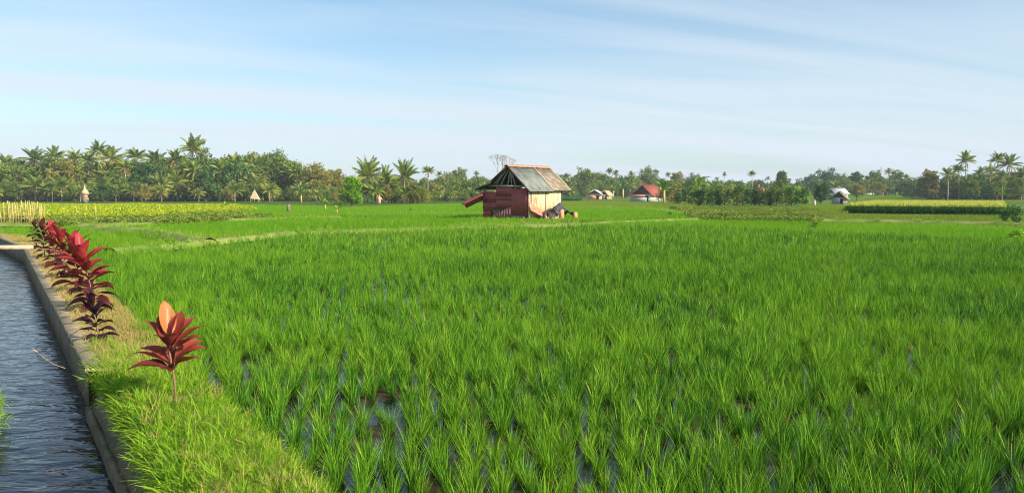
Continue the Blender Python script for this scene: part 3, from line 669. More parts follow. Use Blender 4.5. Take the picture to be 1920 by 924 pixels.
bk = MB(); [bk.box((.55+.30*i, -.09, .09+.16*j), (.29, .14, .15)) for i in range(3) for j in range(2)]; bk.build('block_footing', BLOCK, hut)
wr = MB(); addcorr(wr, (W2, .42, .1), (0, LN-.42, 0), (0, 0, 1.80), .016, 15); sw = wr.build('side_wall', CREAM, hut)
MB().bar((W2+.01, .02, 0), (W2+.01, .02, 1.85), .07).bar((W2+.01, .22, 0), (W2+.01, .22, 1.8), .05).bar((W2+.02, .36, 0), (W2+.02, .36, 1.85), .06).build('corner_post', SACK, hut)
wb = MB(); addcorr(wb, (W2, LN, 0), (-2*W2, 0, 0), (0, 0, 1.9), .012, 16); wb.build('back_wall', MAROON, hut)
wl = MB(); addcorr(wl, (-W2, LN, 0), (0, -LN, 0), (0, 0, 1.68), .012, 18); wl.build('side_wall', MAROON, hut)
MB().box((0, LN/2, .03), (2.9, LN-.1, .06)).build('floor', BLOCK, hut)
# roof
RZ = 3.22; y0, y1 = -.42, LN+.75; ex = 1.86; ez = 1.74
RX = .30; rs = np.array((ex-RX, 0, ez-RZ))
def roofpart(mb, f0, f1, drop=0., waves=8, ov=1.0):
    ya = y0+(y1-y0)*f0; yb = y0+(y1-y0)*f1
    addcorr(mb, (RX, ya, RZ-.01-drop), (0, yb-ya, 0), tuple(rs*ov), .011, waves)
m = MB(); roofpart(m, 0, .56, 0, 14); m.build('roof_sheet', ZINC, hut)
m = MB(); roofpart(m, .555, .98, .012, 10, .97); m.build('roof_sheet', RUST, hut)
m = MB()
for f in (.57, .985):
    y = y0+(y1-y0)*f; MB().bar((RX+.02, y, RZ+.035), (ex*.99, y, ez+.045), .09, .03).build('roof_batten', PALEROOF, hut)
m = MB()
addcorr(m, (RX, y1, RZ-.01), (0, y0-y1, 0), (-1.06, 0, -.90), .011, 20)
m.build('roof_sheet', DARKROOF, hut)
m = MB(); addcorr(m, (-.70, y1, 2.34), (0, y0-y1+.1, 0), (-1.25, 0, -.52), .011, 20); m.build('lean_to_sheet', DARKROOF, hut)
m = MB()
nr = 9
for i in range(nr):
    ya = y0+(y1-y0)*i/nr-.02; yb = ya+(y1-y0)/nr+.03
    m.sheet(lambda a, b, ya=ya, yb=yb, k=i % 2: np.array([(RX-.17+.34*b), ya+(yb-ya)*a, RZ+.045-.16*abs(b-.5)*1.5+.008*k]), 2, 5, .02)
m.build('ridge_cap', TERRA, hut)
# open gable: tie beam, rafters and radiating struts
g = MB(); yb = y0+.12
g.bar((-1.05, yb+.22, 2.05), (1.42, yb+.22, 2.02), .09)
g.build('tie_beam', TIMBER, hut)
g = MB(); g.bar((RX, y0+.05, RZ-.06), (ex*.97, y0+.05, ez-.03), .06, .09).bar((RX, y0+.05, RZ-.06), (-.76, y0+.05, 2.30), .06, .09).bar((-.70, y0+.05, 2.27), (-1.93, y0+.1, 1.78), .06, .09)
g.build('barge_rafter', TIMBER_D, hut)
for xb, xt, zt in ((-.62, .12, 2.98), (-.30, .25, 2.95), (.20, .36, 2.90), (.46, .42, 2.84), (.72, .50, 2.76), (-.85, -.15, 2.72)):
    MB().bar((xb, yb+.22+random.uniform(-.03, .03), 2.06), (xt, yb+.18, zt), .06).build('strut', TIMBER, hut)
for f in (.33, .66, .97):
    MB().bar((RX, y0+(y1-y0)*f, RZ-.07), (ex*.95, y0+(y1-y0)*f, ez-.02), .06).bar((RX, y0+(y1-y0)*f, RZ-.07), (-.74, y0+(y1-y0)*f, 2.27), .06).build('rafter', TIMBER_D, hut)
MB().box((0, .35, 2.10), (2.7, .03, .05)).build('purlin', TIMBER_D, hut)
# things about the hut
def child_world(lx, ly, z=0): v = hut_m @ Vector((lx, ly, z)); return (v.x, v.y, v.z)
hut_m = Matrix.Translation(hut.location) @ Euler(hut.rotation_euler).to_matrix().to_4x4()
def local_sheet(name, fn, mat, lab, cat, nu=12, nv=8, th=.012):
    m = MB(); m.sheet(fn, nu, nv, th); o = m.build(name, mat, None, True)
    o.location = child_world(0, 0); o.rotation_euler = (0, 0, R(-30)); tag(o, lab, cat); return o
def trough(a, b):   # curved chute leaning out of the left wall
    c = np.array([-1.42, -.10, 1.50])*(1-a)+np.array([-2.52, -.60, .92])*a; th = (b-.5)*2.6; d = np.array([-.45, .1, .9])
    d /= np.linalg.norm(d); ax = np.array([-.92, -.4, -.52]); ax /= np.linalg.norm(ax); s_ = np.cross(ax, d); s_ /= np.linalg.norm(s_)
    nn = np.cross(s_, ax)
    return c+s_*math.sin(th)*.42+nn*(math.cos(th)-.6)*.34
local_sheet('curved_sheet', trough, MAROON, 'curved maroon sheet jutting from the left corner of the hut', 'metal sheet')
local_sheet('leaning_sheet', lambda a, b: np.array([W2+.12+.22*a+.22*b, -.25+1.75*a-.10*b, 1.15-.66*a-(.50-.12*a)*b+.015*math.sin(a*12)]), REDSHEET,
            'sunlit salmon red sheet leaning slantwise against the cream hut wall', 'metal sheet', th=.02)
o = empty('tyre_stack', child_world(W2+.55, 1.15), label='dark worn tyre standing beside the salmon sheet', cat='tyre')
Vt = [(.24*math.cos(t)*.55, .26*math.cos(t), .30+.28*math.sin(t)) for t in np.linspace(0, 2*math.pi, 17)]
MB().tube(Vt, .075, 8).build('tread', TARP, o, True)
def blob(name, loc, size, mat, seed, lab=None, cat=None, parent=None, rough=.12, sub=3, flatbot=True):
    import bmesh
    bm = bmesh.new(); bmesh.ops.create_icosphere(bm, subdivisions=sub, radius=1); r = random.Random(seed)
    ph = [(r.uniform(0, 6), r.uniform(1.5, 5), r.uniform(1.5, 5), r.uniform(1.5, 5)) for _ in range(6)]
    for v in bm.verts:
        n = sum(math.sin(p[0]+v.co.x*p[1]+v.co.y*p[2]+v.co.z*p[3]) for p in ph)/6
        v.co *= 1+rough*2*n; v.co.x *= size[0]; v.co.y *= size[1]; v.co.z *= size[2]
        v.co.z += size[2]*.8
        if flatbot and v.co.z < 0: v.co.z = 0
    me = bpy.data.meshes.new(name); bm.to_mesh(me); bm.free(); me.materials.append(mat)
    for p in me.polygons: p.use_smooth = True
    o = link(name, me, parent); o.location = loc; tag(o, lab, cat); return o
blob('sack', child_world(W2+.50, 1.95), (.27, .24, .36), SACK, 3, 'pale pink sack slumped against the cream wall', 'sack')
pile = empty('covered_pile', child_world(W2+.62, 2.85), R(-30), label='dark tarpaulin draped over clay pots beside the hut', cat='pile')
def tarpf(a, b):
    x = (a-.5)*1.7; y = (b-.5)*2.5
    return np.array([x*.55, y, .34+.62*math.exp(-(x*x*1.0+(y+.3)**2*.8))+.07*math.sin(a*11+b*4)+.05*math.sin(b*17)-.12*abs(x)])
m = MB(); m.sheet(tarpf, 18, 22, .02); m.build('tarpaulin', TARP, pile, True)
for (x, y, h, r) in ((.42, -.72, .66, .14), (.50, .95, .46, .14), (-.15, -.1, .45, .16)):
    MB().tube([(x, y, 0), (x, y, h*.5), (x+.02, y, h)], [r, r*1.15, r*.8], 10).build('clay_pot', ORANGE, pile, True)
MB().box((.1, -1.1, .12), (.5, .35, .22), (0, 0, .3)).build('timber_offcut', TIMBER, pile)
blob('bundle', child_world(.6, LN+.42, 1.25), (.30, .16, .22), MAROON, 9, 'dark red bundle hanging under the far eave of the hut', 'bundle', flatbot=False)
P = np.array([child_world(x, y)[:2] for x, y in zip(rng.uniform(-2.0, 2.8, 420), rng.uniform(-1.3, -.15, 420))])
scatter('weeds', P, 0, rng.uniform(.7, 1.5, len(P)), .2, T_WEEDF, 5, label='green weeds at the foot of the hut front', cat='weeds')
P = np.array([child_world(x, y)[:2] for x, y in zip(rng.uniform(1.9, 3.6, 260), rng.uniform(-1., 4.0, 260))])
scatter('weeds', P, 0, rng.uniform(.6, 1.2, len(P)), .2, T_WEEDF, 5, label='green weeds along the sunlit side of the hut', cat='weeds')

# ------------------------------------------------------------------ trees
def palm_parts(H, cr, nf, seed, lean=.3, skirt=.25, lw=.12):
    random.seed(seed); P = []; lx = random.uniform(-lean, lean)*H*.12; ly = random.uniform(-lean, lean)*H*.12
    hh = H-cr*.84
    for f in np.linspace(0, 1, 9): P.append((lx*f**2, ly*f**2, hh*f-.2))
    tr = MB().tube(P, np.linspace(.20, .12, 9)*(H/14)**.4, 8)
    top = np.array(P[-1]); fr = MB(); dry = MB()
    for i in range(nf):
        az = i*2.399+random.uniform(-.5, .5); f = i/(nf-1)
        e0 = 1.45-1.95*f+random.uniform(-.28, .28); isdry = f > 1-skirt
        if isdry: e0 = random.uniform(-1.35, -.2)
        ln = cr*random.uniform(.9, 1.12)*(1 if not isdry else .8); dr = random.uniform(.7, 1.35)*(.8+.3*f)
        fwv = np.array([math.cos(az), math.sin(az), 0]); sdv = np.array([-math.sin(az), math.cos(az), 0]); p = top.copy(); e = e0; ns = 9
        pts = []; 
        for s_ in range(ns+1):
            pts.append((p.copy(), e)); p = p+(fwv*math.cos(e)+np.array([0, 0, 1])*math.sin(e))*ln/ns; e -= dr/ns*(1.7*s_/ns+.25)
        t0 = random.uniform(.1, .55)+.4*f
        V = []; Fc = []; T = []; c = 0
        for s_ in range(ns):
            for sub in range(3):
                g = (s_+sub/3)/ns
                if g < .10: continue
                a, ea = pts[s_]; b, _ = pts[s_+1]; q = a+(b-a)*sub/3; tn = (b-a)/np.linalg.norm(b-a)
                ll = ln*.21*math.sin(math.pi*min(1, .12+.9*g))**.6*random.uniform(.85, 1.1)
                for sg in (-1, 1):
                    d = sdv*sg*.80+tn*.55+np.array([0, 0, -.30-.35*random.random()]); d /= np.linalg.norm(d)
                    wv = tn*lw*.5
                    V += [q-wv, q+wv, q+d*ll*.6+wv*.8+np.array([0, 0, -.04*ll]), q+d*ll+np.array([0, 0, -.25*ll])]; Fc.append([c, c+1, c+2, c+3]); c += 4
                    T += [min(1, t0+random.uniform(-.08, .1))]*4
        (dry if isdry else fr).add(V, Fc, T)
        (dry if isdry else fr).tube([a[0] for a in pts], np.linspace(.045, .012, ns+1), 4, t=min(1, t0+.2))
    return tr, fr, dry
def broad_parts(H, rad, seed, n=4200, leaf=.26, lobes=13, low=.25, sparse=0, cone=0., twig=9):
    r = np.random.default_rng(seed); random.seed(seed)
    tr = MB(); hb = H*low; tr.tube([(0, 0, -.2), (.05, 0, hb*.6), (0, .05, hb+.2)], [H*.024, H*.018, H*.015], 8)
    Cs = []; Ts = []
    for i in range(lobes):
        f = (i+.5)/lobes; z = hb+(H-hb)*(.12+.80*f)
        prof = math.sin(math.pi*(.16+.72*f))**.7*(1-cone*f); a = i*2.399+random.uniform(-.4, .4)
        rr = rad*prof*random.uniform(.35, .80)*(1-.5*f*f); c = np.array([rr*math.cos(a), rr*math.sin(a), z])
        lr = rad*random.uniform(.30, .52)*(1-.35*cone*f); tr.tube([(0, 0, hb*.9), tuple(np.array([c[0]*.45, c[1]*.45, (z+hb)/2])), tuple(c)], [H*.011, H*.008, H*.003], 5)
        m = n//lobes; nc = max(6, m//26)
        d = r.normal(size=(nc, 3)); d /= np.linalg.norm(d, axis=1, keepdims=True)
        cl = c+d*np.array([lr, lr, lr*.72])*r.uniform(.45, 1.05, (nc, 1)); tt = r.uniform(0, 1, nc)
        k = r.integers(0, nc, m); pts = cl[k]+r.normal(0, lr*.17, (m, 3)); Cs.append(pts); Ts.append(tt[k]*.6+r.uniform(0, .4, m))
    Cc = np.vstack(Cs); T = np.concatenate(Ts)
    if sparse: kk = r.random(len(Cc)) > sparse; Cc = Cc[kk]; T = T[kk]
    V, Fc, T = leafquads(Cc, leaf, T, .6); fo = MB().add(V, Fc, T); return tr, fo
def mesh_of(mb, name, mat, smooth=False): return npmesh(name, np.vstack(mb.V), np.vstack(mb.F), mat, np.concatenate(mb.T), smooth)
PAL = []
for i, (H, cr, nf, sk) in enumerate(((14, 3.5, 27, .14), (14, 3.1, 24, .08), (14, 3.6, 29, .2), (14, 3.0, 24, 0.1), (14, 3.3, 28, .28))):
    t, f, d = palm_parts(H, cr, nf, 40+i, skirt=sk)
    PAL.append((mesh_of(t, 'palm_trunk', BARK, True), mesh_of(f, 'palm_fronds', PALM), mesh_of(d, 'dry_fronds', PALM_D) if d.V else None))
SPAL = []   # short bushy palms: crown large for the height
for i in range(3):
    t, f, d = palm_parts(7.5, 3.7, 28, 60+i, skirt=.14)
    SPAL.append((mesh_of(t, 'palm_trunk', BARK, True), mesh_of(f, 'palm_fronds', PALM), mesh_of(d, 'dry_fronds', PALM_D)))
TPAL = []   # tall with a small crown, far away
for i in range(3):
    t, f, d = palm_parts(16, 2.7, 20, 70+i, skirt=.08, lw=.2)
    TPAL.append((mesh_of(t, 'palm_trunk', BARK, True), mesh_of(f, 'palm_fronds', PALM), mesh_of(d, 'dry_fronds', PALM_D)))
BRD = {}
def brd(key, mat, *a, **k):
    t, f = broad_parts(*a, **k); BRD[key] = (10., mesh_of(t, 'tree_trunk', BARK_D, True), mesh_of(f, 'tree_crown', mat))
brd('g0', LEAF_G, 10, 5.0, 1); brd('g1', LEAF_G, 10, 4.2, 2); brd('g2', LEAF_G, 10, 6.0, 3, low=.15)
brd('d0', LEAF_D, 10, 4.2, 4, low=.1); brd('d1', LEAF_D, 10, 5.5, 5); brd('y0', LEAF_Y, 10, 5.4, 6, low=.12); brd('y1', LEAF_Y, 10, 3.6, 7, low=.2)
brd('b0', LEAF_B, 10, 5.2, 8, low=.03, n=6000, leaf=.30, cone=.3); brd('c0', LEAF_G, 10, 4.2, 9, low=.05, cone=.75, n=5000)
brd('s0', LEAF_G, 10, 4.0, 10, n=1300, sparse=.2, low=.3); brd('l0', LEAF_D, 10, 2.6, 11, low=.62, n=2200); brd('p0', LEAF_G, 10, 6.5, 12, low=.3, n=5200)
TH = {'P': (14., PAL), 'S': (7.5, SPAL), 'T': (16., TPAL)}
cnt = 0
def tree(kind, px, top, d, label, var=0, wide=1.0, cat=None, group=None):
    global cnt; cnt += 1
    z0 = float(zg(d)); H = top_z(px, top, d)-z0; x = col_at(px, d)
    if kind in TH:
        h0, arr = TH[kind]; ms = arr[var % len(arr)]; nm = 'coconut_palm'; parts = (('trunk', ms[0]), ('crown', ms[1]), ('dry_fronds', ms[2]))
    else:
        h0 = BRD[kind][0]; parts = (('trunk', BRD[kind][1]), ('crown', BRD[kind][2])); nm = 'broadleaf_tree'
    s = H/h0; o = empty(nm, (x, d, z0), cnt*1.7 % 6.28, label=label, cat=cat or ('palm tree' if kind in TH else 'tree'), group=group or ('coconut palms' if kind in TH else 'broadleaved trees'))
    o.scale = (s*wide, s*wide, s)
    for pn, me in parts:
        if me: link(pn, me, o)
    return o
GL = 'palms of the left grove'; GR = 'palms at the right edge'; GM = 'palms left of the hut'; GF = 'distant palms on the skyline'
trees = [
 ('P', 16, 290, 205, 'leftmost bushy palm of the grove, cut low near the picture edge', 0, 1.3, GL),
 ('P', 68, 276, 200, 'broad crowned palm second from the left edge, above the stick fence', 2, 1.35, GL),
 ('P', 107, 273, 205, 'palm with star shaped spreading crown clear against the sky, left part of grove', 1, 1.2, GL),
 ('P', 144, 277, 205, 'slim palm with brown hanging skirt, right of the star crowned palm', 4, .95, GL),
 ('P', 167, 283, 200, 'shorter slim palm just left of the high twin crowns', 3, 1.05, GL),
 ('P', 185, 262, 215, 'high palm of the twin crowns, second highest in the left grove', 1, 1.0, GL),
 ('P', 205, 274, 200, 'wide palm with arching fronds just right of the second highest palm', 0, 1.4, GL),
 ('P', 236, 297, 195, 'low palm with thin pale trunk between two taller crowns', 4, 1.05, GL),
 ('P', 255, 275, 205, 'palm with compact upright crown on a long white trunk, mid grove', 3, 1.2, GL),
 ('P', 298, 281, 200, 'palm with ragged green crown over an orange brown lower palm', 2, 1.2, GL),
 ('P', 335, 279, 200, 'palm just left of the highest one, its crown tipped left', 1, 1.3, GL),
 ('P', 360, 252, 215, 'highest palm of the whole skyline with a dense round crown', 2, .95, GL),
 ('P', 440, 286, 205, 'palm with orange brown hanging fronds right of the dark feathery tree', 4, 1.2, GL),
 ('P', 474, 290, 210, 'palm crown just left of the big round green tree', 0, 1.1, GL),
 ('S', 302, 322, 185, 'squat palm with withered orange fronds at the grove front', 0, 1., GL),
 ('S', 331, 315, 190, 'short palm with a brown fringe beside the squat withered palm', 1, 1., GL),
 ('S', 193, 326, 185, 'low arching palm with pale stem behind the thatched shrine', 2, 1.2, GL),
 ('S', 115, 325, 185, 'low palm cluster with slanted pale stems, left grove front', 1, 1.2, GL),
 ('S', 66, 326, 185, 'yellowish low palm behind the stick fence', 2, 1.2, GL),
 ('S', 476, 325, 190, 'low dark palm arching over the pale tent shelter', 0, 1.2, GL),
 ('S', 418, 318, 195, 'grey shaded palm between the feathery tree and the brown fringed palm', 1, .9, GL),
 ('S', 505, 340, 180, 'small drooping palm at the front under the big round tree', 2, 1., GL),
 ('S', 440, 341, 180, 'small palm with fan of fronds and bent stem at the grove front', 0, 1.1, GL),
 ('S', 563, 338, 185, 'yellow green low palm at the right end of the grove', 1, 1.1, GL),
 ('S', 250, 340, 180, 'small bright palm at the foot of the long white trunk', 0, 1.2, GL),
 ('S', 150, 344, 178, 'small palm low behind the yellow crop, left of the shrine', 2, 1., GL),
 ('S', 372, 350, 178, 'small palm at the foot of the dark feathery tree', 1, 1.1, GL),
 ('S', 688, 291, 150, 'largest palm left of the hut, fronds spreading over the bright bush', 0, .78, GM),
 ('S', 722, 305, 156, 'shorter palm between the two big palms left of the hut', 1, .70, GM),
 ('S', 757, 295, 150, 'palm with a tall upright spear of fronds, middle left of the hut', 2, .74, GM),
 ('P', 802, 309, 190, 'slim single palm nearer the hut with a narrow crown', 3, 1.1, GM),
 ('S', 605, 345, 175, 'dark low palm under the olive tree', 2, 1., GM),
 ('T', 823, 320, 330, 'small far palm tip right of the slim single palm', 0, 1., GF),
 ('T', 894, 320, 340, 'small far palm tip just left of the bare tree', 1, 1., GF),
 ('T', 1141, 314, 340, 'left one of two far palms over the white roofed shed', 2, 1.1, GF),
 ('T', 1155, 318, 340, 'right one of two far palms over the white roofed shed', 0, 1.1, GF),
 ('T', 1184, 320, 330, 'far palm with star crown above the red roofed farm hut', 1, 1.2, GF),
 ('T', 1252, 322, 360, 'far palm tip right of the pointed bushy tree', 2, 1., GF),
 ('T', 1345, 331, 420, 'low far palm tip right of the yellow banana grove', 0, 1., GF),
 ('T', 1358, 322, 480, 'tiny thin palm standing above the skyline right of centre', 1, .8, GF),
 ('T', 1411, 319, 290, 'star crowned palm rising over the orange roof', 2, 1.3, GF),
 ('T', 1440, 330, 400, 'far palm between the star crowned palm and the pointed tree', 0, 1.1, GF),
 ('T', 1664, 315, 320, 'palm top in the clump right of the red roofed pavilion', 1, 1.2, GF),
 ('T', 1700, 326, 330, 'low palm top left of the golden green tree', 2, 1.2, GF),
 ('T', 1645, 322, 330, 'palm top directly over the red roofed pavilion', 0, 1.2, GF),
 ('P', 1778, 312, 200, 'dark palm just right of the golden green tree', 2, 1.1, GR),
 ('P', 1811, 282, 215, 'tall two storey palm, leftmost of the high palms at right', 1, 1.05, GR),
 ('P', 1799, 305, 205, 'lower palm crown leaning left under the leftmost high palm', 3, 1.2, GR),
 ('P', 1835, 312, 225, 'bluish palm with swept back fronds between the high palms', 1, 1.1, GR),
 ('P', 1866, 282, 215, 'thin trunked high palm, middle of the three at right', 3, .95, GR),
 ('P', 1856, 307, 205, 'dark lower palm beside the thin trunked high one', 4, 1.2, GR),
 ('P', 1893, 288, 205, 'widest high palm, right of the three, fronds fanned like a wheel', 0, 1.1, GR),
 ('P', 1916, 311, 200, 'palm at the right picture edge with drooping dark fronds', 2, 1.3, GR),
 ('P', 1880, 318, 195, 'short palm among the high ones at the right edge', 2, 1.0, GR),
 ('s0', 385, 272, 212, 'thin leafed open tree right of the highest palm', 0, .6, None),
 ('d0', 384, 315, 185, 'dark blue green feathery tree in the middle of the grove', 0, 1.1, None),
 ('p0', 516, 290, 205, 'big round topped green tree near the right end of the left grove', 0, .9, None),
 ('g1', 476, 292, 215, 'green tree filling the gap left of the big round tree', 0, 1., None),
 ('g0', 548, 306, 205, 'lower green tree stepping down right of the big round tree', 0, 1., None),
 ('y0', 592, 312, 195, 'broad olive brown tree sloping down to the right of the grove', 0, 1.2, None),
 ('y1', 628, 318, 205, 'thin olive tree at the right end of the grove', 0, 1.2, None),
 ('g2', 30, 312, 195, 'dense green tree at the left edge under the palms', 0, 1., None),
 ('b0', 659, 330, 112, 'bright yellow green bushy tree standing before the palms', 0, .95, None),
 ('g1', 860, 318, 300, 'dark round tree in the row left of the hut', 0, 1., None),
 ('y0', 838, 326, 290, 'brownish tree beside the slim single palm', 0, .9, None),
 ('g0', 1098, 318, 300, 'rounded grey green tree just right of the hut roof', 0, 1.1, None),
 ('g2', 1215, 314, 330, 'pointed bushy tree on the skyline over the red roofed farm hut', 0, .75, None),
 ('y1', 1268, 323, 320, 'rusty topped tree right of the pointed bushy tree', 0, 1.2, None),
 ('d1', 1300, 328, 330, 'dark domed tree behind the yellow banana grove', 0, .9, None),
 ('c0', 1466, 321, 230, 'pointed cone shaped green tree behind the hedge', 0, 1.15, None),
 ('d1', 1550, 320, 360, 'highest point of the long domed tree clump right of the cone tree', 0, 1.3, None),
 ('d1', 1520, 330, 370, 'left shoulder of the long domed tree clump', 0, 1.2, None),
 ('g2', 1582, 328, 370, 'right shoulder of the long domed tree clump', 0, 1.2, None),
 ('l0', 1605, 323, 330, 'lone lollipop shaped tree on a thin stem', 0, 1.1, None),
 ('g0', 1637, 322, 330, 'grey green tree left of the palm tops over the red pavilion', 0, 1., None),
 ('g1', 1680, 322, 330, 'grey green tree among the palm tops at right', 0, 1.2, None),
 ('y1', 1745, 319, 210, 'golden green oval tree left of the tall right hand palms', 0, 1.15, None),
 ('g1', 1822, 340, 190, 'dense dark tree under the tall right hand palms', 0, 1.3, None),
 ('s0', 1870, 338, 150, 'light leafed rounded tree at the foot of the tall right palms', 0, 1.5, None),
 ('g0', 1910, 335, 190, 'dark tree at the right picture edge under the palms', 0, 1.3, None),
 ('y1', 1607, 345, 215, 'small yellow flowered tree left of the red roofed pavilion', 0, 1.4, None),
 ('d0', 1540, 345, 130, 'round dark green bush left of the small grey hut', 0, 1.2, None),
]
for k, px, top, d, lab, var, wide, grp in trees: tree(k, px, top, d, lab, var, wide, group=grp)
# small bushes and plants standing in the fields
def bush(px, base, h_px, mat, label, rad=.9, n=500, leaf=.07, name='bush'):
    p = at(px, base); H = h_px*p[1]/F
    b = empty(name, tuple(p), label=label, cat='bush')
    MB().tube([(0, 0, -.05), (.02*H, 0, H*.3), (0, 0, H*.6)], [.03*H, .02*H, .008*H], 6).build('stem', BARK_D, b)
    Cs = []; 
    for i in range(9):
        a = i*2.4; c = np.array([math.cos(a)*rad*H*.25, math.sin(a)*rad*H*.25, H*(.2+.65*((i*5) % 9)/9)]); Cs.append(c+rng.normal(0, H*.11, (n//9, 3)))
    V, Fc, T = leafquads(np.vstack(Cs), leaf, None, .5); V[:, 2] = np.maximum(V[:, 2], 0); MB().add(V, Fc, T).build('foliage', mat, b); return b
bush(1895, 419, 34, LEAF_D, 'dark green bush at the right edge beside the maize', 1.5, 900, .07)
bush(1526, 431, 18, LEAF_G, 'small lone sapling standing in the bright right hand paddy', .8, 160, .05, 'sapling')
bush(770, 399, 9, LEAF_D, 'small dark plant on the field left of the hut', .9, 200, .05, 'sapling')
bush(1905, 452, 24, LEAF_B, 'leafy green weed at the right picture edge in the paddy', 1.4, 300, .05, 'sapling')
bush(1256, 406, 9, LEAF_D, 'small dark tuft on the bund right of the hut', .9, 160, .05, 'sapling')
bush(1500, 384, 30, LEAF_B, 'light green shrub at the right end of the dark hedge', 1.8, 900, .13)
bush(1265, 384, 26, LEAF_Y, 'yellowish shrub left of the dark hedge', 1.6, 700, .13)
bush(635, 389, 14, LEAF_G, 'low green bush left of the bright bushy tree', 1.8, 500, .08)
bush(685, 382, 14, LEAF_D, 'low dark bush at the foot of the bright bushy tree', 1.8, 500, .08)
# dark hedge: a real long mass of shrubs
for i, (px, hp, mt) in enumerate(((1290, 32, LEAF_D), (1325, 34, LEAF_D), (1358, 36, LEAF_G), (1392, 38, LEAF_D), (1424, 30, LEAF_D), (1455, 38, LEAF_G), (1484, 36, LEAF_D))):
    bush(px, 385, hp, mt, ['leftmost dark shrub of the hedge', 'second shrub of the dark hedge from its left end', 'greener shrub third from the left in the hedge', 'tall dark middle shrub of the hedge', 'dark shrub in front of the orange roof', 'green shrub under the cone shaped tree', 'dark shrub near the right end of the hedge'][i]+' behind the olive crop', 2.6, 2200, .15, 'hedge_shrub')
for i, (px, hp, mt) in enumerate(((1278, 40, LEAF_Y), (1308, 34, LEAF_B), (1342, 32, LEAF_G), (1374, 34, LEAF_Y), (1408, 26, LEAF_G), (1440, 22, LEAF_Y), (1476, 34, LEAF_B), (1256, 34, LEAF_Y))):
    bush(px, 380, hp, mt, ['leafy golden bush at the left end behind the hedge', 'bright bush by the tall golden banana plant', 'bright green bush right of the tall golden banana plant', 'olive bush behind the middle of the hedge', 'light green bush under the star crowned palm', 'olive bush right of the orange roof', 'light green bush below the cone shaped tree', 'golden tree like bush right against the farm hut'][i], 2.2, 1600, .17)
# banana plants
def banana(px, base, h_px, label, n=9, seed=1, mat=BANANA):
    random.seed(seed); p = at(px, base); H = h_px*p[1]/F; b = empty('banana_plant', tuple(p), label=label, cat='banana plant', group='banana plants')
    MB().tube([(0, 0, -.05), (0, 0, H*.55)], [.06*H, .04*H], 8).build('stem', BAMBOO, b, True); m = MB()
    for i in range(n):
        V, Fc, T = cordy_leaf((0, 0, H*.5), i*2.4+random.uniform(-.4, .4), random.uniform(.5, 1.35), H*.62, H*.20, 1.5, random.uniform(.1, 1)); m.add(V, Fc, T)
    m.build('leaves', mat, b, True); return b
for a in ((1168, 372, 34, 'banana plant with broad pale leaves right of the white roofed shed', 10, 1), (1150, 372, 26, 'lower banana plant next to the white roofed shed', 9, 2),
          (1245, 382, 46, 'yellow green banana plant touching the red roofed farm hut', 12, 3), (1310, 380, 54, 'tall golden banana plant above the dark hedge', 12, 4), (1275, 380, 40, 'banana plant between the farm hut and the golden one', 11, 5),
          (1340, 376, 40, 'banana plant at the right of the golden one', 11, 6), (1385, 376, 38, 'banana plant over the middle of the dark hedge', 11, 7), (610, 396, 26, 'pale banana plant in the open field before the grove', 8, 8),
          (422, 396, 20, 'bright yellow green banana sapling in the flowering crop', 7, 9), (632, 404, 22, 'bent pale banana plant with one leaf on the ground', 5, 10), (868, 372, 26, 'banana clump behind the maize row left of the hut', 10, 11),
          (1655, 368, 24, 'banana plant right of the red roofed pavilion', 9, 12), (1700, 370, 26, 'banana plant in the shade left of the golden green tree', 9, 13), (565, 380, 30, 'banana plant under the right end of the grove', 9, 14)):
    banana(*a)
# bare tree behind the hut
random.seed(5); d = 165; bx = col_at(935, d); z0 = float(zg(d)); H = top_z(935, 297, d)-z0
bt = empty('bare_tree', (bx, d, z0), label='pale leafless tree showing behind the hut roof', cat='tree')
tb = MB(); tw = MB()
def branch(mb, p, dr, ln, r, dep):
    q = p+dr*ln; mb.tube([tuple(p), tuple((p+q)/2+Vector((random.uniform(-1, 1), random.uniform(-1, 1), 0))*ln*.06), tuple(q)], [r, r*.8, r*.6], 5)
    if dep == 0: return
    for i in range(3 if dep > 1 else 4):
        nd = (dr+Vector((random.uniform(-1, 1), random.uniform(-1, 1), random.uniform(-.3, .7)))*.56).normalized()
        branch(tw, q, nd, ln*.68, r*.6, dep-1)
branch(tb, Vector((0, 0, 0)), Vector((0, 0, 1)), H*.40, .16, 5)
PALEB = solid('pale_bark', (.34, .30, .27), (.50, .45, .40), 6)
tb.build('trunk', PALEB, bt); tw.build('branches', PALEB, bt)

# far woods that read as one mass
def treetpl(name, items):
    col = bpy.data.collections.new(name)
    for i, (ta, tb_, mt) in enumerate(items):
        Va, Fa = np.vstack(ta.V), np.vstack(ta.F); Vb, Fb = np.vstack(tb_.V), np.vstack(tb_.F)
        me = npmesh(name, np.vstack([Va, Vb]), np.vstack([Fa, Fb+len(Va)]), [BARK_D, mt], np.concatenate(ta.T+tb_.T), midx=[0]*len(Fa)+[1]*len(Fb))
        o = bpy.data.objects.new('%s.%03d' % (name, i), me); col.objects.link(o)
    return col
its = []
for i, mt in enumerate((LEAF_G, LEAF_D, LEAF_Y, LEAF_G)):
    t, f = broad_parts(10, 5.2, 90+i, n=3000, leaf=.30, low=.10); its.append((t, f, mt))
for i in range(3):
    t, f, dd = palm_parts(12, 3.4, 22, 95+i, skirt=.0, lw=.18); its.append((t, f, PALM))
for i in range(2):
    t, f, dd = palm_parts(7, 3.4, 20, 98+i, skirt=.0, lw=.18); its.append((t, f, PALM))
WOOD = treetpl('wood_tree', its)
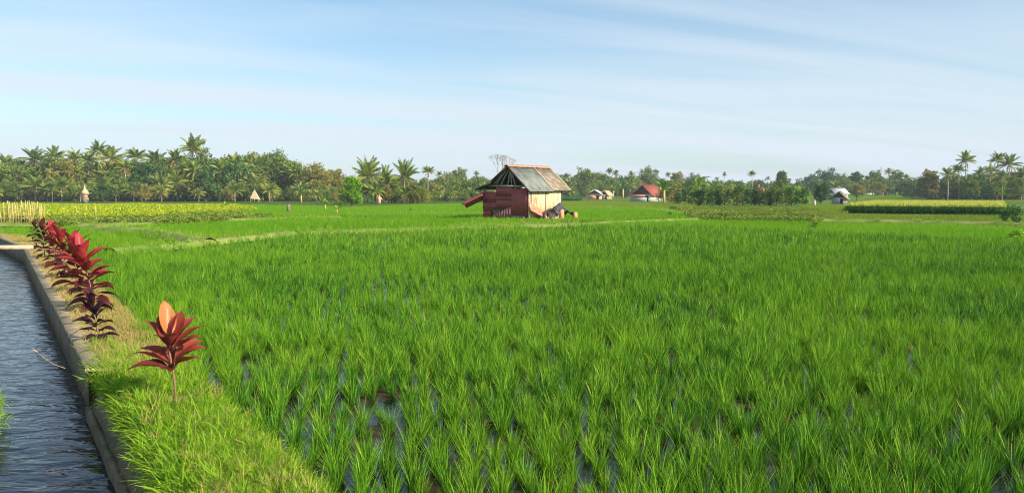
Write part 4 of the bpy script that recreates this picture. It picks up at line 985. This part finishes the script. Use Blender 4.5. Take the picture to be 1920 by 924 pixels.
def wood(px0, px1, d0, d1, n, topfn, label, idxp, zsc=1., wsc=1.):
    px = rng.uniform(px0, px1, n); d = rng.uniform(d0, d1, n); P = np.stack([(px-960)/F*d*1.0, d], 1)
    H = np.array([top_z(a, topfn(a), b) for a, b in zip(px, d)])-zg(d); idx = rng.choice(len(its), n, p=idxp)
    h0 = np.array([10]*4+[12]*3+[7]*2)[idx]; s = H/h0*rng.uniform(.75, 1.0, n)
    scatter('woodland', P, -.1, s, .03, WOOD, len(its), idx=idx, label=label, cat='woodland')
lt = lambda xs, ys: (lambda a: float(np.interp(a, xs, ys)))
wood(-60, 640, 192, 235, 190, lt([0, 100, 250, 400, 520, 560, 640], [300, 295, 298, 292, 292, 306, 320]), 'dense mass of green trees and palms behind the left grove', [.16, .13, .14, .1, .16, .12, .11, .05, .03])
wood(-60, 640, 180, 192, 70, lt([0, 300, 640], [338, 338, 345]), 'low undergrowth of the left grove', [.15, .10, .15, .1, 0, 0, 0, .25, .25])
wood(600, 960, 230, 330, 90, lt([600, 700, 900, 960], [328, 332, 330, 334]), 'low belt of trees behind the palms left of the hut', [.2, .15, .2, .15, .08, .07, .05, .05, .05])
wood(1040, 1740, 290, 420, 220, lt([1040, 1120, 1200, 1300, 1400, 1480, 1560, 1640, 1720, 1780], [326, 324, 328, 336, 336, 338, 332, 332, 332, 336]), 'long hazy belt of trees closing the view right of the hut', [.2, .25, .08, .2, .1, .07, .04, .03, .03])
wood(1780, 1990, 200, 225, 40, lt([1780, 1850, 1920], [334, 324, 318]), 'palms and trees crowding round the tall palms at the right edge', [.12, .18, .0, .1, .25, .2, .15, 0, 0])
wood(1690, 1990, 215, 260, 75, lt([1690, 1750, 1800, 1920], [336, 332, 324, 320]), 'dark trees behind the tall palms at right', [.2, .3, .05, .2, .1, .05, .04, .03, .03])
wood(-400, 2400, 480, 620, 260, lt([-400, 2400], [339, 339]), 'farthest wood along the horizon', [.2, .25, .1, .25, .08, .04, .03, .03, .02])
wood(560, 960, 158, 175, 30, lt([560, 700, 960], [352, 352, 356]), 'bushes along the field edge left of the hut', [.2, .16, .24, .1, 0, 0, 0, .15, .15])
wood(665, 800, 142, 158, 30, lt([665, 730, 800], [336, 332, 348]), 'dense undergrowth round the palms left of the hut', [.2, .1, .2, .1, 0, 0, 0, .25, .15])
wood(800, 960, 180, 240, 26, lt([800, 960], [338, 340]), 'trees behind the maize row left of the hut', [.3, .15, .2, .1, .05, 0, 0, .1, .1])
wood(1060, 1260, 245, 280, 22, lt([1060, 1260], [346, 346]), 'bushes behind the two farm sheds', [.3, .2, .1, .2, 0, 0, 0, .1, .1])

# ------------------------------------------------------------------ distant buildings
def cabin(name, px, base, wpx, eave, ridge, wallm, roofm, label, rz=0., depth=1.3, over=.35, hip=False, door=True, posts=False, gable_end='x', base_d=None, cat='hut', ridgem=None):
    p = at(px, base) if base_d is None else np.array([col_at(px, base_d), base_d, float(zg(base_d))])
    k = p[1]/F; W = wpx*k; he = (base-eave)*k; hr = (base-ridge)*k; D = W*depth
    if base_d is not None: he = top_z(px, eave, base_d)-p[2]; hr = top_z(px, ridge, base_d)-p[2]
    o = empty(name, tuple(p), rz, label=label, cat=cat)
    if posts:
        for sx in (-1, 1):
            for sy in (0, 1): MB().box((sx*W*.44, sy*D*.9+.1, he/2), (.15, .15, he)).build('post', wallm, o)
        MB().box((0, D/2, .3), (W*.9, D*.9, .6)).build('platform', wallm, o)
    else:
        b = MB(); b.box((0, D/2, he/2), (W, D, he)); b.build('wall', wallm, o)
        if gable_end == 'x':
            g = MB(); g.add([(-W/2, .002, he), (W/2, .002, he), (0, .002, hr-.05), (0, .002, hr-.05)], [[0, 1, 2, 3]])
            V = [(-W/2, -.0, he), (W/2, .0, he), (0, .0, hr-.06), (-W/2, .12, he), (W/2, .12, he), (0, .12, hr-.06)]
            gm = bpy.data.meshes.new('gable'); gm.from_pydata(V, [], [(0, 1, 2), (5, 4, 3), (0, 2, 5, 3), (1, 4, 5, 2)]); gm.materials.append(TIMBER_D); link('gable', gm, o)
        if door: MB().box((W*.22, -.02, he*.40), (W*.20, .05, he*.78)).build('door', GAP, o)
    m = MB(); ov = over; th = .12
    if hip:
        for sg in range(1): pass
        A = [(-W/2-ov, -ov, he), (W/2+ov, -ov, he), (W/2+ov, D+ov, he), (-W/2-ov, D+ov, he)]; t = [(-W*.12, D/2, hr), (W*.12, D/2, hr)]
        V = A+t+[(x, y, z-.14) for x, y, z in A]
        gm = bpy.data.meshes.new('roof'); gm.from_pydata(V, [], [(0, 1, 5, 4), (1, 2, 5), (2, 3, 4, 5), (3, 0, 4), (0, 6, 7, 1), (1, 7, 8, 2), (2, 8, 9, 3), (3, 9, 6, 0), (9, 8, 7, 6)]); gm.materials.append(roofm); r = link('roof', gm, o)
        MB().box((0, D/2, hr+.05), (W*.28, .3, .16)).build('ridge', ridgem or roofm, r)
        MB().tube([(0, D/2, hr), (0, D/2, hr+.35*he/2)], [.14, .05], 6).build('finial', ridgem or roofm, r)
    elif gable_end == 'x':   # gable faces the viewer, ridge runs away
        sl = (hr-he)/(W/2)
        for sg in (-1, 1):
            m.sheet(lambda a, b, sg=sg: np.array([sg*(W/2+ov)*b, -ov+(D+2*ov)*a, hr-sl*(W/2+ov)*b]), 2, 2, th)
        m.build('roof', roofm, o)
    else:                    # ridge parallel to the picture
        sl = (hr-he)/(D/2)
        for sg in (-1, 1):
            m.sheet(lambda a, b, sg=sg: np.array([-W/2-ov+(W+2*ov)*a, D/2+sg*(D/2+ov)*b, hr-sl*(D/2+ov)*b]), 2, 2, th)
        m.build('roof', roofm, o)
    return o, W, D, he, hr, k
# farm hut with red roof: gable to the left, long side lit on the right
o, W, D, he, hr, k = cabin('farm_house', 1205, 378, 38, 364, 347, WHITE, REDTILE, 'white farm hut with dark red roof beside yellow banana plants', R(-38), 1.15, .5)
m = MB(); m.sheet(lambda a, b: np.array([-W/2-1.2+(W*.95)*a, -.1-1.5*b, he*1.0-.45*b]), 2, 2, .1); m.build('porch_roof', solid('rusty_porch', (.35, .10, .07), (.55, .25, .18), 5), o)
MB().box((-W*.1, -1.2, he*.28), (W*.9, .15, he*.56)).build('porch_wall', GREYW, o)
MB().box((W/2+.03, D*.5, he*.45), (.05, D*.25, he*.45)).build('window', GREYW, o)
# white roofed shed
o, W, D, he, hr, k = cabin('shed', 1114, 374, 28, 364, 356, SACK, WHITE, 'low shed with a white metal roof right of the big hut', R(-18), .8, .4)
MB().box((-W*.1, -.08, he*.45), (W*.5, .05, he*.6)).build('shutter', ORANGE, o)
cabin('shed', 1133, 374, 16, 365, 357, CREAM, THATCH, 'small thatched shed with cream wall beside the white roofed one', R(-30), 1.2, .4)
# small grey hut
o, W, D, he, hr, k = cabin('field_hut', 1572, 382, 24, 370, 359, GREYW, RUST, 'small grey hut with brown pitched roof beside the maize', R(-30), 1.1, .45)
MB().box((W/2+.03, D*.5, he*.5), (.06, D*.9, he*.96)).build('side_board', THATCH, o)
cabin('field_house', 1578, 374, 30, 362, 353, WHITE, GREYW, 'grey roofed white house partly behind the small grey hut', R(20), .8, .4, gable_end='y', door=False)
cabin('pavilion', 1631, 366, 22, 357, 347, WHITE, REDTILE_B, 'open pavilion with bright red hipped roof by the far trees', R(0), .9, .8, hip=True, posts=True, cat='pavilion', ridgem=TERRA)
cabin('pavilion', 1768, 376, 34, 364, 352, TIMBER_D, DARKROOF, 'dark thatched open shelter in front of the tall palms at right', R(10), .8, .6, hip=True, posts=True, cat='pavilion')
cabin('house', 1426, 372, 14, 358, 348, WHITE, REDTILE_B, 'house showing only its orange roof above the hedge', R(10), 1.0, .6, hip=True, base_d=200, cat='house', ridgem=TERRA, door=False)
# thatched shrine, tent shelter
p = at(160, 381); k = p[1]/F; s = empty('shrine', tuple(p), label='small shrine with pointed pale thatch cap before the left grove', cat='shrine')
MB().box((0, 0, 5*k), (9*k, 9*k, 10*k)).build('base', BLOCK, s)
MB().tube([(0, 0, 10*k), (0, 0, 20*k)], [5*k, 4.2*k], 8).build('body', PINK, s); MB().box((5*k, -2*k, 8*k), (5*k, 2*k, 2*k), (0, .5, 0)).build('offering_shelf', THATCH, s)
MB().tube([(0, 0, 17*k), (0, 0, 22*k), (0, 0, 27*k), (-.6*k, 0, 34*k)], [7.5*k, 6*k, 2*k, .3*k], 10).build('roof', THATCH, s)
p = at(478, 380); k = p[1]/F; s = empty('shelter', tuple(p), label='pale tent shaped shelter with pointed top under the grove palms', cat='shelter')
V = [(-8*k, -3*k, 8*k), (8*k, -3*k, 6*k), (8*k, 8*k, 6*k), (-8*k, 8*k, 8*k), (-1*k, 2*k, 25*k)]
gm = bpy.data.meshes.new('canopy'); gm.from_pydata(V, [], [(0, 1, 4), (1, 2, 4), (2, 3, 4), (3, 0, 4), (3, 2, 1, 0)]); gm.materials.append(THATCH); link('canopy', gm, s)
for x, y in ((-7, -2), (7, -2), (7, 7), (-7, 7)): MB().bar((x*k, y*k, 0), (x*k, y*k, 8*k), .8*k).build('post', BAMBOO, s)

# ------------------------------------------------------------------ scarecrows, stakes, fence
def scarecrow(px, base, hp, top, low, label, arm=True):
    p = at(px, base); H = hp*p[1]/F; s = empty('scarecrow', tuple(p), label=label, cat='scarecrow', group='scarecrows in the fields')
    MB().bar((0, 0, 0), (0, 0, H*.9), .05).build('pole', BAMBOO, s)
    MB().tube([(0, 0, H*.18), (.02, 0, H*.45), (0, 0, H*.75), (0, 0, H*.84)], [H*.20, H*.15, H*.17, H*.05], 8).build('cloth', low, s, True)
    if arm: MB().tube([(-H*.3, 0, H*.55), (-H*.12, 0, H*.74), (H*.12, 0, H*.74), (H*.3, 0, H*.5)], [H*.04, H*.07, H*.07, H*.04], 6).build('sleeve', low, s, True)
    MB().tube([(0, 0, H*.80), (0, 0, H*.86), (0, 0, H*.95), (0, 0, H)], [H*.05, H*.10, H*.08, H*.02], 8).build('head', top, s, True)
scarecrow(711, 385, 20, ORANGE, PINK, 'salmon coloured scarecrow in the field left of the hut')
scarecrow(541, 400, 21, TIMBER_D, RUST, 'dark brown scarecrow bundle on a pole in the terraces', arm=False)
scarecrow(738, 377, 14, WHITE, SACK, 'white topped scarecrow post at the left end of the maize row')
scarecrow(1527, 388, 14, THATCH, SACK, 'pale straw scarecrow at the right end of the hedge', arm=False)
for i, (px, top, base, lab) in enumerate(((143, 384, 407, 'leftmost white stake in the yellow crop'), (163, 386, 406, 'middle white stake in the yellow crop'), (180, 386, 416, 'tallest and rightmost white stake in the yellow crop'),
        (226, 388, 404, 'thin stake among yellow flowers right of the white stakes'), (299, 384, 400, 'single thin stake far along the yellow crop'))):
    p = at(px, base); H = (base-top)*p[1]/F; tag(MB().tube([(0, 0, -.05), (.01, 0, H*.5), (0, 0, H)], [.028, .025, .02], 6).build('stake', BAMBOO), lab, 'stake', 'white stakes in the yellow crop').location = tuple(p)
f0 = at(-60, 417); fn_ = empty('stick_fence', tuple(at(40, 417)), label='fence of upright dry bamboo sticks at the left edge beyond the canal', cat='fence')
random.seed(9); base0 = fn_.location
for i in range(46):
    px = -45+i*2.85+random.uniform(-1.4, 1.4); top = 379+random.uniform(-3, 5)+(6 if px > 78 else 0)
    p = at(px, 416+random.uniform(-1, 1)); H = (416-top)*p[1]/F; lx = random.uniform(-.12, .12)
    MB().tube([(p[0]-base0.x, p[1]-base0.y, -.05), (p[0]-base0.x+lx, p[1]-base0.y, H)], [.028, .016], 6).build('stick', BAMBOO, fn_)
for z in (.22, .75):
    a = at(-45, 416); b = at(86, 416); MB().bar((a[0]-base0.x, a[1]-base0.y+.05, z), (b[0]-base0.x, b[1]-base0.y+.05, z), .03).build('rail', BAMBOO, fn_)

# ------------------------------------------------------------------ haze
hm = bpy.data.materials.new('haze_air'); hm.use_nodes = True; hm.node_tree.nodes.clear()
pv = hm.node_tree.nodes.new('ShaderNodeVolumePrincipled'); pv.inputs['Color'].default_value = (.80, .88, 1, 1); pv.inputs['Density'].default_value = .00030
ho = hm.node_tree.nodes.new('ShaderNodeOutputMaterial'); hm.node_tree.links.new(pv.outputs[0], ho.inputs['Volume'])
hz_ = MB().box((-300, 580, 11), (4000, 1500, 32)).build('haze', hm); tag(hz_, 'thin pale haze over the fields and far woods', 'haze', kind='stuff')
